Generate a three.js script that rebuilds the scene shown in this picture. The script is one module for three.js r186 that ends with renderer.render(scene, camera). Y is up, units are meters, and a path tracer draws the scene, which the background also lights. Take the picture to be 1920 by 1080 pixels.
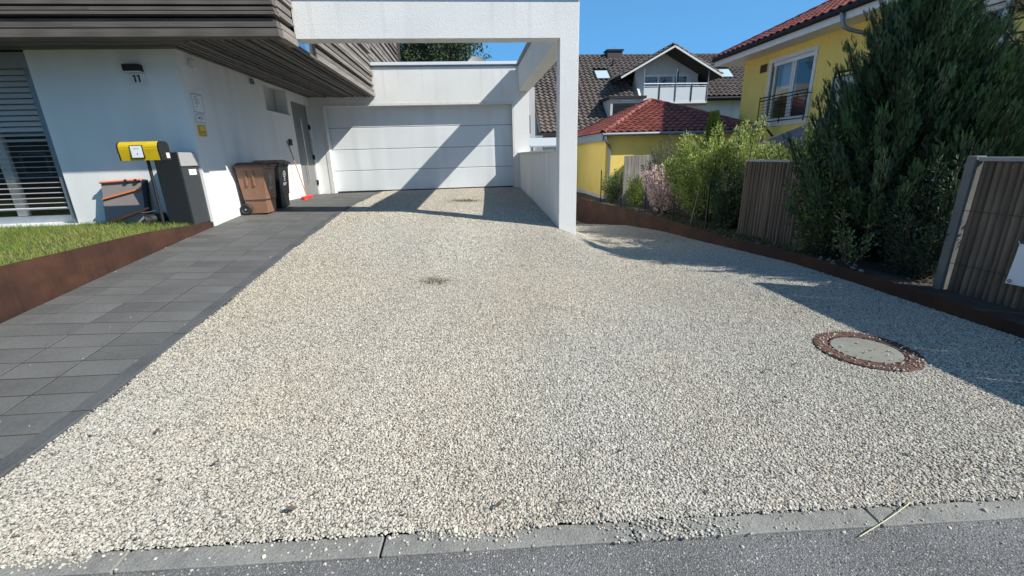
import * as THREE from 'three';
import { mergeGeometries } from 'three/addons/utils/BufferGeometryUtils.js';
import { RoundedBoxGeometry } from 'three/addons/geometries/RoundedBoxGeometry.js';

// ---------------------------------------------------------------- camera, sky, sun, exposure
const scene = new THREE.Scene();
const LIFT = 1.5;                                        // the script measures heights from the lens; everything is lifted at the end so that the street is y = 0
const camera = new THREE.PerspectiveCamera(67.63, 1920 / 1080, 0.05, 600);
{
  const th = 0.29849, ro = -0.02791, ya = -0.08954;      // pitch down, roll, yaw
  const Y = new THREE.Matrix4().set(Math.cos(ya), 0, -Math.sin(ya), 0, 0, 1, 0, 0, Math.sin(ya), 0, Math.cos(ya), 0, 0, 0, 0, 1);
  const P = new THREE.Matrix4().set(1, 0, 0, 0, 0, Math.cos(th), -Math.sin(th), 0, 0, Math.sin(th), Math.cos(th), 0, 0, 0, 0, 1);
  const Z = new THREE.Matrix4().set(Math.cos(ro), Math.sin(ro), 0, 0, -Math.sin(ro), Math.cos(ro), 0, 0, 0, 0, 1, 0, 0, 0, 0, 1);
  camera.quaternion.setFromRotationMatrix(Z.multiply(P).multiply(Y).transpose());
}
const SUN = new THREE.Vector3(1.064, 1, 0.53).normalize();
const sun = new THREE.DirectionalLight(new THREE.Color(1, 0.95, 0.865), 5);
sun.position.copy(SUN).multiplyScalar(40).add(new THREE.Vector3(1, -1, -8));
sun.target.position.set(1, -1, -8);
sun.castShadow = true;
sun.shadow.mapSize.set(4096, 4096);
Object.assign(sun.shadow.camera, { left: -22, right: 22, top: 22, bottom: -22, near: 1, far: 110 });
scene.add(sun, sun.target);
{
  const W = 512, H = 256, d = new Float32Array(W * H * 4);
  const mix = (a, b, t) => a + (b - a) * t;
  for (let j = 0; j < H; j++) for (let i = 0; i < W; i++) {
    const el = ((j + 0.5) / H - 0.5) * Math.PI, az = ((i + 0.5) / W - 0.5) * 2 * Math.PI;
    const x = Math.cos(el) * Math.cos(az), y = Math.sin(el), z = Math.cos(el) * Math.sin(az);
    const c = Math.max(-1, Math.min(1, x * SUN.x + y * SUN.y + z * SUN.z)), e = Math.max(0, y);
    const t = Math.pow(1 - e, 1.6), glow = 0.4 * Math.pow(Math.max(0, c), 10) + 0.06 * Math.pow(Math.max(0, c), 2);
    let r = mix(0.055, 0.125, t) + glow * 0.75, g = mix(0.12, 0.415, t) + glow * 0.82, b = mix(0.245, 0.83, t) + glow * 0.9;
    if (y < 0) { const k = Math.min(1, -y * 12); r = mix(r, 0.16, k); g = mix(g, 0.15, k); b = mix(b, 0.13, k); }
    d.set([r, g, b, 1], (j * W + i) * 4);
  }
  const sky = new THREE.DataTexture(d, W, H, THREE.RGBAFormat, THREE.FloatType);
  sky.mapping = THREE.EquirectangularReflectionMapping; sky.magFilter = THREE.LinearFilter; sky.minFilter = THREE.LinearFilter; sky.needsUpdate = true;
  scene.background = sky; scene.environment = sky;
}
const renderer = new THREE.WebGLRenderer({ antialias: true });
renderer.toneMapping = THREE.LinearToneMapping;
renderer.toneMappingExposure = 1.32;
renderer.shadowMap.enabled = true;

// ---------------------------------------------------------------- small helpers
const rng = (s) => () => { s = (s + 0x6d2b79f5) | 0; let t = Math.imul(s ^ (s >>> 15), 1 | s); t = (t + Math.imul(t ^ (t >>> 7), 61 | t)) ^ t; return ((t ^ (t >>> 14)) >>> 0) / 4294967296; };
const R = rng(7), rr = (a, b, r = R) => a + (b - a) * r(), pick = (a, r = R) => a[Math.floor(r() * a.length)];
const clamp = (x, a, b) => Math.max(a, Math.min(b, x)), sm = (a, b, x) => { const t = clamp((x - a) / (b - a), 0, 1); return t * t * (3 - 2 * t); }, lerp = (a, b, t) => a + (b - a) * t;
const V = (x, y, z) => new THREE.Vector3(x, y, z);
const col = (r, g, b) => new THREE.Color().setRGB(r, g, b);
const V2 = (x, y) => new THREE.Vector2(x, y);
const used = new Map();
function numbered(n) { const k = used.get(n) ?? 0; used.set(n, k + 1); return k ? n + '_' + String(k).padStart(3, '0') : n; }
// texture coordinates in metres from the dominant axis of each face
function boxUV(g) {
  if (g.index) g = g.toNonIndexed();
  if (!g.attributes.normal) g.computeVertexNormals();
  const p = g.attributes.position, uv = new Float32Array(p.count * 2), a = V(), b = V(), c = V(), n = V();
  for (let i = 0; i < p.count; i += 3) {
    a.fromBufferAttribute(p, i); b.fromBufferAttribute(p, i + 1); c.fromBufferAttribute(p, i + 2);
    n.copy(b).sub(a).cross(c.clone().sub(a)); const x = Math.abs(n.x), y = Math.abs(n.y), z = Math.abs(n.z);
    [a, b, c].forEach((v, k) => { const o = (i + k) * 2; if (y >= x && y >= z) { uv[o] = v.x; uv[o + 1] = -v.z; } else if (x > z) { uv[o] = -v.z; uv[o + 1] = v.y; } else { uv[o] = v.x; uv[o + 1] = v.y; } });
  }
  g.setAttribute('uv', new THREE.BufferAttribute(uv, 2));
  for (const k of Object.keys(g.attributes)) if (!['position', 'normal', 'uv'].includes(k)) g.deleteAttribute(k);
  return g;
}
const join = (list) => (list.length === 1 ? list[0] : mergeGeometries(list));
const box = (x0, x1, y0, y1, z0, z1) => boxUV(new THREE.BoxGeometry(Math.abs(x1 - x0), Math.abs(y1 - y0), Math.abs(z1 - z0)).translate((x0 + x1) / 2, (y0 + y1) / 2, (z0 + z1) / 2));
const rbox = (x0, x1, y0, y1, z0, z1, r = 0.008, s = 1) => boxUV(new RoundedBoxGeometry(Math.abs(x1 - x0), Math.abs(y1 - y0), Math.abs(z1 - z0), s, r).translate((x0 + x1) / 2, (y0 + y1) / 2, (z0 + z1) / 2));
const poly = (pts, holes = []) => { const s = new THREE.Shape(pts.map((p) => V2(...p))); for (const h of holes) s.holes.push(new THREE.Path(h.map((p) => V2(...p)))); return s; };
const rect = (a, b, c, d) => [[a, c], [b, c], [b, d], [a, d]];
// shape drawn in x, y with its front face at z, going back by t
const extZ = (shape, z, t, bev = 0) => boxUV(new THREE.ExtrudeGeometry(shape, { depth: t - 2 * bev, bevelEnabled: bev > 0, bevelSize: bev, bevelThickness: bev, bevelOffset: -bev, bevelSegments: 1, curveSegments: 8 }).translate(0, 0, z - t + bev));
// shape drawn in (-z, y) with its face (looking towards +x) at x, going towards -x by t
const extX = (shape, x, t, bev = 0) => boxUV(new THREE.ExtrudeGeometry(shape, { depth: t - 2 * bev, bevelEnabled: bev > 0, bevelSize: bev, bevelThickness: bev, bevelOffset: -bev, bevelSegments: 1, curveSegments: 8 }).rotateY(Math.PI / 2).translate(x - t + bev, 0, 0));
// polygon in x, z given as [x, z] from y0 to y1
const prism = (pts, y0, y1) => boxUV(new THREE.ExtrudeGeometry(poly(pts.map(([x, z]) => [x, -z])), { depth: y1 - y0, bevelEnabled: false }).rotateX(-Math.PI / 2).translate(0, y0, 0));
function bar(a, b, r0, r1 = r0, n = 8) { const d = b.clone().sub(a), l = d.length(); return boxUV(new THREE.CylinderGeometry(r1, r0, l, n, 1).applyQuaternion(new THREE.Quaternion().setFromUnitVectors(V(0, 1, 0), d.normalize())).translate((a.x + b.x) / 2, (a.y + b.y) / 2, (a.z + b.z) / 2)); }
const tube = (pts, r, n = 8, seg = pts.length * 5) => boxUV(new THREE.TubeGeometry(new THREE.CatmullRomCurve3(pts), seg, r, n, false));
const slab = (a, b, w, t, up = V(0, 1, 0)) => { // a flat bar from a to b
  const d = b.clone().sub(a), l = d.length(); d.normalize(); const s = d.clone().cross(up).normalize(), u = s.clone().cross(d);
  return boxUV(new THREE.BoxGeometry(l, t, w).applyMatrix4(new THREE.Matrix4().makeBasis(d, u, s).setPosition(a.clone().add(b).multiplyScalar(0.5))));
};
function mesh(name, geo, mat) { const m = new THREE.Mesh(geo, mat); m.name = name; m.castShadow = m.receiveShadow = true; return m; }
function tag(o, label, category, group, kind) { if (label) o.userData.label = label; if (category) o.userData.category = category; if (group) o.userData.group = group; if (kind) o.userData.kind = kind; return o; }
// a thing: a group at its base; parts come in scene coordinates and are moved under it
function thing(name, label, category, at = [0, 0, 0], group) {
  const g = new THREE.Group(); g.name = numbered(name); g.position.set(...at); scene.add(g); tag(g, label, category, group); return g;
}
function originOf(o) { const v = V(); for (let p = o; p && p !== scene; p = p.parent) v.add(p.position); return v; }
function part(parent, name, geo, mat, label) {
  const o = originOf(parent); const m = mesh(name, geo.translate(-o.x, -o.y, -o.z), mat); parent.add(m); if (label) m.userData.label = label; return m;
}
function placed(parent, name, geo, mat, pos, quat) { const o = originOf(parent), m = mesh(name, geo, mat); m.position.set(pos.x - o.x, pos.y - o.y, pos.z - o.z); if (quat) m.quaternion.copy(quat); parent.add(m); return m; }
function solo(name, geo, mat, label, category, group, kind) {
  geo.computeBoundingBox(); const b = geo.boundingBox, at = V((b.min.x + b.max.x) / 2, b.min.y, (b.min.z + b.max.z) / 2);
  const m = mesh(numbered(name), geo.translate(-at.x, -at.y, -at.z), mat); m.position.copy(at); scene.add(m); return tag(m, label, category, group, kind);
}
function instanced(name, geo, mat, list, parent) { // list of { m: Matrix4, c: Color }
  const im = new THREE.InstancedMesh(geo, mat, list.length); im.name = name; im.castShadow = im.receiveShadow = true;
  list.forEach((e, i) => { im.setMatrixAt(i, e.m); if (e.c) im.setColorAt(i, e.c); });
  im.userData.kind = 'stuff'; if (parent) { const o = originOf(parent); im.position.set(-o.x, -o.y, -o.z); parent.add(im); } return im;
}
const E3 = new THREE.Euler(), Q4 = new THREE.Quaternion();
const mat4 = (p, ex, ey, ez, sx, sy = sx, sz = sx) => new THREE.Matrix4().compose(p, Q4.setFromEuler(E3.set(ex, ey, ez)), V(sx, sy, sz));

// ---------------------------------------------------------------- procedural textures (values are linear)
function lattice(seed, n) { const r = rng(seed), a = new Float32Array(n * n); for (let i = 0; i < a.length; i++) a[i] = r(); return a; }
const LAT = lattice(3, 256);
function noise(u, v, f, s = 0, fy = f) { // tiles over 0..1
  const x = u * f, y = v * fy, i = Math.floor(x), j = Math.floor(y), a = x - i, b = y - j, q = a * a * (3 - 2 * a), w = b * b * (3 - 2 * b);
  const h = (m, n) => LAT[((((m % f) + f) % f) * 57 + s * 91) % 256 * 256 + ((((n % fy) + fy) % fy) * 131 + s * 37) % 256];
  return lerp(lerp(h(i, j), h(i + 1, j), q), lerp(h(i, j + 1), h(i + 1, j + 1), q), w);
}
const fbm = (u, v, f, o, s = 0) => { let t = 0, a = 0.5, k = 0; for (let i = 0; i < o; i++) { t += a * noise(u, v, f << i, s + i); k += a; a *= 0.55; } return t / k; };
function tex(n, fn, rx = 1, ry = rx, h = n) {
  const d = new Uint8Array(n * h * 4);
  for (let j = 0; j < h; j++) for (let i = 0; i < n; i++) { const c = fn((i + 0.5) / n, (j + 0.5) / h, i, j), o = (j * n + i) * 4; if (typeof c === 'number') d[o] = d[o + 1] = d[o + 2] = clamp(c, 0, 1) * 255; else for (let k = 0; k < 3; k++) d[o + k] = clamp(c[k], 0, 1) * 255; d[o + 3] = 255; }
  const t = new THREE.DataTexture(d, n, h); t.wrapS = t.wrapT = THREE.RepeatWrapping; t.magFilter = THREE.LinearFilter; t.minFilter = THREE.LinearMipmapLinearFilter; t.generateMipmaps = true; t.repeat.set(1 / rx, 1 / ry); t.needsUpdate = true; return t;
}
const again = (t, rx, ry = rx, rot = 0) => { const c = t.clone(); c.repeat.set(1 / rx, 1 / ry); c.rotation = rot; c.needsUpdate = true; return c; };
// cells: distance to nearest and second nearest point on a torus
function cells(n, k, seed) {
  const r = rng(seed), P = []; for (let j = 0; j < k; j++) for (let i = 0; i < k; i++) P.push([(i + r()) / k, (j + r()) / k, r(), r()]);
  return (u, v) => { let d1 = 9, d2 = 9, id = 0; const ci = Math.floor(u * k), cj = Math.floor(v * k);
    for (let j = -1; j < 2; j++) for (let i = -1; i < 2; i++) { const q = ((cj + j + k) % k) * k + ((ci + i + k) % k), p = P[q]; let dx = Math.abs(p[0] - u), dy = Math.abs(p[1] - v); dx = Math.min(dx, 1 - dx); dy = Math.min(dy, 1 - dy); const dd = Math.hypot(dx, dy) * k; if (dd < d1) { d2 = d1; d1 = dd; id = q; } else if (dd < d2) d2 = dd; }
    return [d1, d2, P[id][2], P[id][3]]; };
}
const T = {};
T.stucco = tex(512, (u, v, i, j) => 0.55 * noise(u, v, 96, 1) + 0.3 * noise(u, v, 160, 2) + 0.15 * noise(u, v, 40, 3), 0.5);
T.mottle = tex(512, (u, v) => { const a = fbm(u, v, 3, 6, 5), b = noise(u, v, 200, 9), d = sm(0.6, 0.85, noise(u, v, 40, 6, 3)) * noise(u, v, 6, 11); return 0.88 + 0.18 * (a - 0.5) + 0.04 * b - 0.07 * d; }, 3.1);
T.streak = tex(512, (u, v) => 0.9 + 0.24 * (noise(u, v, 24, 4, 2) - 0.5) * noise(u, v, 4, 8) + 0.1 * (fbm(u, v, 4, 5, 12) - 0.5), 3.7);
T.wood = tex(512, (u, v) => { const w = v + 0.015 * noise(u, v, 5, 2); const a = noise(u, w, 3, 1, 90), b = noise(u, w, 6, 4, 180), c = noise(u, v, 4, 7, 9); return 0.5 + 0.32 * a + 0.2 * b + 0.35 * (c - 0.5); }, 1.2, 0.5);
const gc = cells(1, 52, 11);
const GT = new Map(), gsample = (u, v) => gc(u, v);
T.gravel = tex(1024, (u, v) => { const [a, b, id, i2] = gsample(u, v), e = sm(0.02, 0.2, b - a), k = (0.72 + 0.5 * (id - 0.5) + 0.1 * (noise(u, v, 300, 3) - 0.5)) * (0.45 + 0.55 * e); return [k * (0.98 + 0.04 * i2), k * 0.975, k * (0.9 + 0.07 * i2)]; }, 1.0);
T.gravelBump = tex(1024, (u, v) => { const [a, b, id] = gsample(u, v); return clamp(sm(0, 0.45, b - a) * (0.45 + 0.55 * id) + 0.1 * noise(u, v, 150, 5), 0, 1); }, 1.0);
const ac = cells(1, 110, 23);
T.asphalt = tex(1024, (u, v) => { const [a, b, id, i2] = ac(u, v), s = sm(0.42, 0.2, a); const base = 0.34 + 0.3 * (fbm(u, v, 3, 5, 3) - 0.5) + 0.16 * (noise(u, v, 340, 6) - 0.5); const k = lerp(base, 0.35 + 0.55 * id * id, s * (id > 0.45 ? 1 : 0.25)); return [k, k, k * (0.98 + 0.05 * i2)]; }, 0.9);
T.asphaltBump = tex(1024, (u, v) => { const [a, , id] = ac(u, v); return 0.5 * sm(0.6, 0.1, a) * (0.4 + 0.6 * id) + 0.35 * noise(u, v, 256, 2); }, 0.9);
T.corten = tex(1024, (u, v) => { const a = fbm(u, v, 4, 6, 2), b = fbm(u, v, 9, 5, 6), st = noise(u, v, 60, 3, 3), f = noise(u, v, 400, 5); const k = 0.5 + 0.9 * (a - 0.5) + 0.1 * (st - 0.5) + 0.12 * (f - 0.5), o = sm(0.45, 0.75, b); return [0.75 * k + 0.1 * o, (0.42 + 0.1 * o) * k * 1.05, (0.3 + 0.02 * o) * k * 1.05]; }, 1.7, 1.1);
T.paver = tex(512, (u, v) => 0.74 + 0.42 * (fbm(u, v, 3, 6, 8) - 0.5) + 0.22 * (noise(u, v, 170, 4) - 0.5), 1.37);
T.paverBump = tex(512, (u, v) => 0.6 * noise(u, v, 200, 2) + 0.4 * noise(u, v, 90, 6), 0.6);
T.concrete = tex(512, (u, v) => 0.8 + 0.35 * (fbm(u, v, 5, 6, 14) - 0.5) + 0.2 * (noise(u, v, 180, 7) - 0.5), 0.7);
T.kerb = tex(512, (u, v) => { const g = noise(u, v, 220, 3), a = fbm(u, v, 5, 6, 14); return 0.78 + 0.5 * (a - 0.5) + 0.35 * (g - 0.5) - (noise(u, v, 60, 8) > 0.8 ? 0.15 : 0); }, 0.7);
T.soil = tex(512, (u, v) => 0.6 + 0.7 * (fbm(u, v, 8, 6, 16) - 0.5), 1.3);
T.fine = tex(256, (u, v) => 0.85 + 0.25 * (noise(u, v, 128, 3) - 0.5) + 0.1 * (noise(u, v, 9, 6) - 0.5), 0.5);

const M = {};
const std = (o) => new THREE.MeshStandardMaterial(o);
M.stucco = std({ color: col(0.87, 0.875, 0.85), roughness: 0.95, map: T.mottle, bumpMap: T.stucco, bumpScale: 0.004 });
M.stuccoFine = std({ color: col(0.87, 0.875, 0.85), roughness: 0.95, map: T.streak, bumpMap: T.stucco, bumpScale: 0.0016 });
M.gravel = std({ color: col(0.52, 0.49, 0.42), roughness: 1, map: T.gravel, bumpMap: T.gravelBump, bumpScale: 0.014 });
M.asphalt = std({ color: col(0.37, 0.37, 0.365), roughness: 0.92, map: T.asphalt, bumpMap: T.asphaltBump, bumpScale: 0.004 });
M.corten = std({ color: col(0.128, 0.086, 0.066), roughness: 0.85, map: T.corten });
M.kerb = std({ color: col(0.29, 0.29, 0.265), roughness: 0.95, map: T.kerb, bumpMap: T.paverBump, bumpScale: 0.003 });
M.concrete = std({ color: col(0.25, 0.255, 0.22), roughness: 0.95, map: T.concrete, bumpMap: T.paverBump, bumpScale: 0.002 });
M.pavers = [0.146, 0.134, 0.157].map((k) => std({ color: col(k, k * 1.01, k * 0.98), roughness: 0.8, map: T.paver, bumpMap: T.paverBump, bumpScale: 0.0012 }));
M.joint = std({ color: col(0.04, 0.039, 0.035), roughness: 1 });
M.edging = std({ color: col(0.12, 0.127, 0.13), roughness: 0.75, map: T.paver });
M.wood = [0.27, 0.22, 0.31, 0.19].map((k) => std({ color: col(k, k * 0.91, k * 0.83), roughness: 0.85, map: T.wood, bumpMap: T.wood, bumpScale: 0.0015 }));
M.woodFrontShaded = [0.135, 0.115, 0.15].map((k) => std({ color: col(k * 1.06, k * 0.93, k * 0.81), roughness: 0.88, map: T.wood, bumpMap: T.wood, bumpScale: 0.0015 }));  // darker copy of the cladding wood: shade on the front put into the colour
M.woodDark = std({ color: col(0.03, 0.028, 0.028), roughness: 0.95 });
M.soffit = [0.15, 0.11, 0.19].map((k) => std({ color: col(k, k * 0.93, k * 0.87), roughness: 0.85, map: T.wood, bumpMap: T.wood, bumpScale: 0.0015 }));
M.white = std({ color: col(0.8, 0.8, 0.78), roughness: 0.5, map: T.fine });
M.whiteMetal = std({ color: col(0.72, 0.76, 0.79), roughness: 0.45 });
M.doorPanel = std({ color: col(0.8, 0.84, 0.85), roughness: 0.55, map: T.streak });
M.greyDoor = std({ color: col(0.22, 0.225, 0.22), roughness: 0.5, map: T.streak });
M.flapSteel = std({ color: col(0.5, 0.5, 0.48), roughness: 0.5, metalness: 0.35 });
M.steel = std({ color: col(0.6, 0.6, 0.58), roughness: 0.38, metalness: 0.9 });
M.zinc = std({ color: col(0.3, 0.33, 0.36), roughness: 0.5, metalness: 0.6, map: T.fine });
M.black = std({ color: col(0.015, 0.015, 0.016), roughness: 0.55 });
M.postConcrete = std({ color: col(0.2, 0.2, 0.185), roughness: 0.95, map: T.concrete, bumpMap: T.paverBump, bumpScale: 0.002 });
M.anthracite = std({ color: col(0.01, 0.014, 0.017), roughness: 0.75, map: T.fine });
M.greyPaint = std({ color: col(0.3, 0.32, 0.34), roughness: 0.6, map: T.fine });
M.void = std({ color: col(0.012, 0.012, 0.013), roughness: 1 });
M.glass = new THREE.MeshPhysicalMaterial({ color: col(0.95, 0.97, 0.97), roughness: 0.02, transmission: 1, thickness: 0, ior: 1.5 });
M.darkGlass = std({ color: col(0.02, 0.025, 0.03), roughness: 0.04 });
M.roofGlass = std({ color: col(0.42, 0.53, 0.57), roughness: 0.25 });  // reflected sky put into the pale colour of the skylight panes
M.coniferWood = std({ color: col(0.03, 0.025, 0.02), roughness: 1 });
M.slat = std({ color: col(0.56, 0.52, 0.48), roughness: 0.5 });
M.skyGlass = std({ color: col(0.55, 0.6, 0.62), roughness: 0.06, metalness: 0.9 });
M.yellow = std({ color: col(0.72, 0.5, 0.012), roughness: 0.35, map: T.fine });
M.yellowWall = std({ color: col(0.93, 0.71, 0.19), roughness: 0.95, map: T.mottle, bumpMap: T.stucco, bumpScale: 0.0015 });
M.paleRender = std({ color: col(0.6, 0.61, 0.6), roughness: 0.95, map: T.streak });
M.redTile = [[0.25, 0.066, 0.044], [0.2, 0.052, 0.036], [0.3, 0.083, 0.056]].map((c) => std({ color: col(...c), roughness: 0.6, map: T.fine }));
M.darkTile = std({ color: col(0.085, 0.07, 0.062), roughness: 0.8, map: T.fine });
M.soil = std({ color: col(0.1, 0.075, 0.055), roughness: 1, map: T.soil, bumpMap: T.soil, bumpScale: 0.03 });
M.grassSoil = std({ color: col(0.09, 0.12, 0.035), roughness: 1, map: T.soil });
M.logs = [0.15, 0.115, 0.18].map((k) => std({ color: col(k * 1.28, k * 0.97, k * 0.68), roughness: 0.95, map: again(T.wood, 1.2, 0.3, Math.PI / 2), bumpMap: again(T.wood, 1.2, 0.3, Math.PI / 2), bumpScale: 0.003 }));
M.bark = std({ color: col(0.12, 0.095, 0.07), roughness: 1, map: T.soil });
M.bin = std({ color: col(0.29, 0.15, 0.09), roughness: 0.55, map: T.fine });
M.binBlack = std({ color: col(0.01, 0.011, 0.013), roughness: 0.6, map: T.fine });
M.greenPost = std({ color: col(0.015, 0.035, 0.025), roughness: 0.5 });
M.orange = std({ color: col(0.72, 0.2, 0.05), roughness: 0.55 });
M.redBroom = std({ color: col(0.75, 0.05, 0.03), roughness: 0.5 });
M.leaf = (r, g, b, tr = 0.3) => new THREE.MeshPhysicalMaterial({ color: col(r, g, b), roughness: 0.9, transmission: tr, thickness: 0, side: THREE.DoubleSide });
function canvasMat(w, h, draw, o = {}) { const c = document.createElement('canvas'); c.width = w; c.height = h; const x = c.getContext('2d'); draw(x, w, h); const t = new THREE.CanvasTexture(c); t.colorSpace = THREE.SRGBColorSpace; return std({ map: t, roughness: 0.5, ...o }); }
// a printed sheet: plane spanned by u (right) and v (up) about a centre
function sheet(c, u, v, w, h) { const n = u.clone().cross(v); return new THREE.PlaneGeometry(w, h).applyMatrix4(new THREE.Matrix4().makeBasis(u, v, n).setPosition(c)); }

// ---------------------------------------------------------------- the ground
const table = (pts) => { const f = (z) => { if (z >= pts[0][0]) return pts[0][1]; for (let i = 1; i < pts.length; i++) if (z >= pts[i][0]) return lerp(pts[i - 1][1], pts[i][1], (pts[i - 1][0] - z) / (pts[i - 1][0] - pts[i][0])); return pts[pts.length - 1][1]; }; return (z) => (f(z) * 2 + f(z + 0.25) + f(z - 0.25)) / 4; };
const gLeft = table([[-1.3, -1.5], [-2, -1.478], [-2.3, -1.468], [-2.68, -1.447], [-3.2, -1.394], [-3.95, -1.319], [-5.1, -1.205], [-6.35, -1.089], [-7.6, -0.99], [-8.3, -0.94], [-9.5, -0.885], [-11, -0.87], [-30, -0.87]]);
const gRight = table([[-1.3, -1.5], [-2.0, -1.48], [-2.66, -1.465], [-3.4, -1.45], [-5.2, -1.46], [-6.3, -1.53], [-7.5, -1.61], [-9, -1.68], [-11.3, -1.9], [-15.7, -2.5], [-18, -2.6], [-40, -2.6]]);
const cortenTop = table([[-1, -1.37], [-2.7, -1.365], [-3.4, -1.335], [-5.25, -1.31], [-6.4, -1.38], [-9.06, -1.4], [-11.3, -1.45], [-15.7, -1.61], [-40, -1.9]]);
const kerbBack = (x) => -1.445 + 0.052 * x;
const cross = (z) => 0.04 * sm(-1.6, -4, z) * (z < -9 ? clamp((12.58 + z) / 3.58, 0, 1) : 1);
const wav = (x, z) => 0.012 * (noise(x / 9 + 0.5, z / 9 + 3.5, 8, 2) - 0.5) + 0.006 * (noise(x / 9 + 0.5, z / 9 + 3.5, 26, 4) - 0.5);
const upper = (x, z) => gLeft(z) - cross(z) * (x + 2.37);
function ground(x, z) {
  const a = upper(x, z), b = gRight(z), k = sm(-4.2, -6.8, z);
  const w = lerp(clamp((x + 2.37) / 6.57, 0, 1), sm(1.3, 2.5, x), k);
  return lerp(a, b, w) + wav(x, z) * sm(kerbBack(x), kerbBack(x) - 0.3, z);
}
function sheetGrid(xs, zs, fy) { // xs: function(i) 0..1 ; a grid of quads, uv in metres
  const p = [], uv = [], id = [], nx = xs.length, nz = zs.length;
  for (let j = 0; j < nz; j++) for (let i = 0; i < nx; i++) { const x = xs[i], z = typeof zs[j] === 'function' ? zs[j](x) : zs[j]; p.push(x, fy(x, z), z); uv.push(x, -z); }
  for (let j = 0; j < nz - 1; j++) for (let i = 0; i < nx - 1; i++) { const a = j * nx + i; id.push(a, a + 1, a + nx, a + 1, a + nx + 1, a + nx); }
  const g = new THREE.BufferGeometry(); g.setAttribute('position', new THREE.Float32BufferAttribute(p, 3)); g.setAttribute('uv', new THREE.Float32BufferAttribute(uv, 2)); g.setIndex(id); g.computeVertexNormals();
  return g;
}
const range = (a, b, n) => Array.from({ length: n + 1 }, (_, i) => lerp(a, b, i / n));
const struct = (name, geo, mat) => { const m = mesh(name, geo, mat); scene.add(m); return tag(m, null, null, null, 'structure'); };
{
  const main = sheetGrid(range(-2.42, 1.46, 48), [(x) => kerbBack(x), ...range(-1.7, -12.9, 112)], ground);
  const side = sheetGrid(range(1.46, 4.21, 34), [(x) => kerbBack(x), ...range(-1.7, -22, 200)], ground);
  const flip = (g) => { g = g.toNonIndexed(); return g; };
  struct('gravel_drive', join([flip(main), flip(side)]), M.gravel);
  struct('ground', sheetGrid(range(-300, 300, 12), range(300, -300, 12), () => -3.4), M.grassSoil);
  struct('road', boxUV(sheetGrid([-60, -20, -6, -3, 0, 3, 6, 20, 60], [(x) => 12, (x) => 4, (x) => 1, (x) => kerbBack(x) + 0.1], () => -1.517)), M.asphalt);
  struct('planting_bed', sheetGrid(range(4.213, 14, 30), range(-0.9, -30, 90), (x, z) => cortenTop(z) - 0.035 + 0.05 * (noise(x / 20 + 0.5, z / 40 + 1.5, 40, 3) - 0.5) * sm(4.2, 4.6, x)), M.soil);
  struct('lawn', sheetGrid(range(-16, -4.1, 30), range(-1.2, -7.275, 20), (x, z) => -0.84 - 0.03 * sm(-6.4, -7.2, z) * sm(-5.2, -4.3, x)), M.grassSoil);
}
// kerb stones between road and drive
{
  const k = thing('kerb', null, null, [0, -1.52, -1.4]); k.userData.kind = 'structure';
  for (let i = -5; i <= 5; i++) {
    const x0 = 0.6 + i * 1.03 - 1.03, a = Math.atan(0.052), h = -1.503 + rr(-0.003, 0.003);
    const g = rbox(-0.511, 0.511, -0.12, 0, 0, 0.1, 0.006).rotateY(-a).translate(x0 + 0.515, h, kerbBack(x0 + 0.515));
    part(k, 'kerb_stone', g, M.kerb);
  }
}
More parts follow.
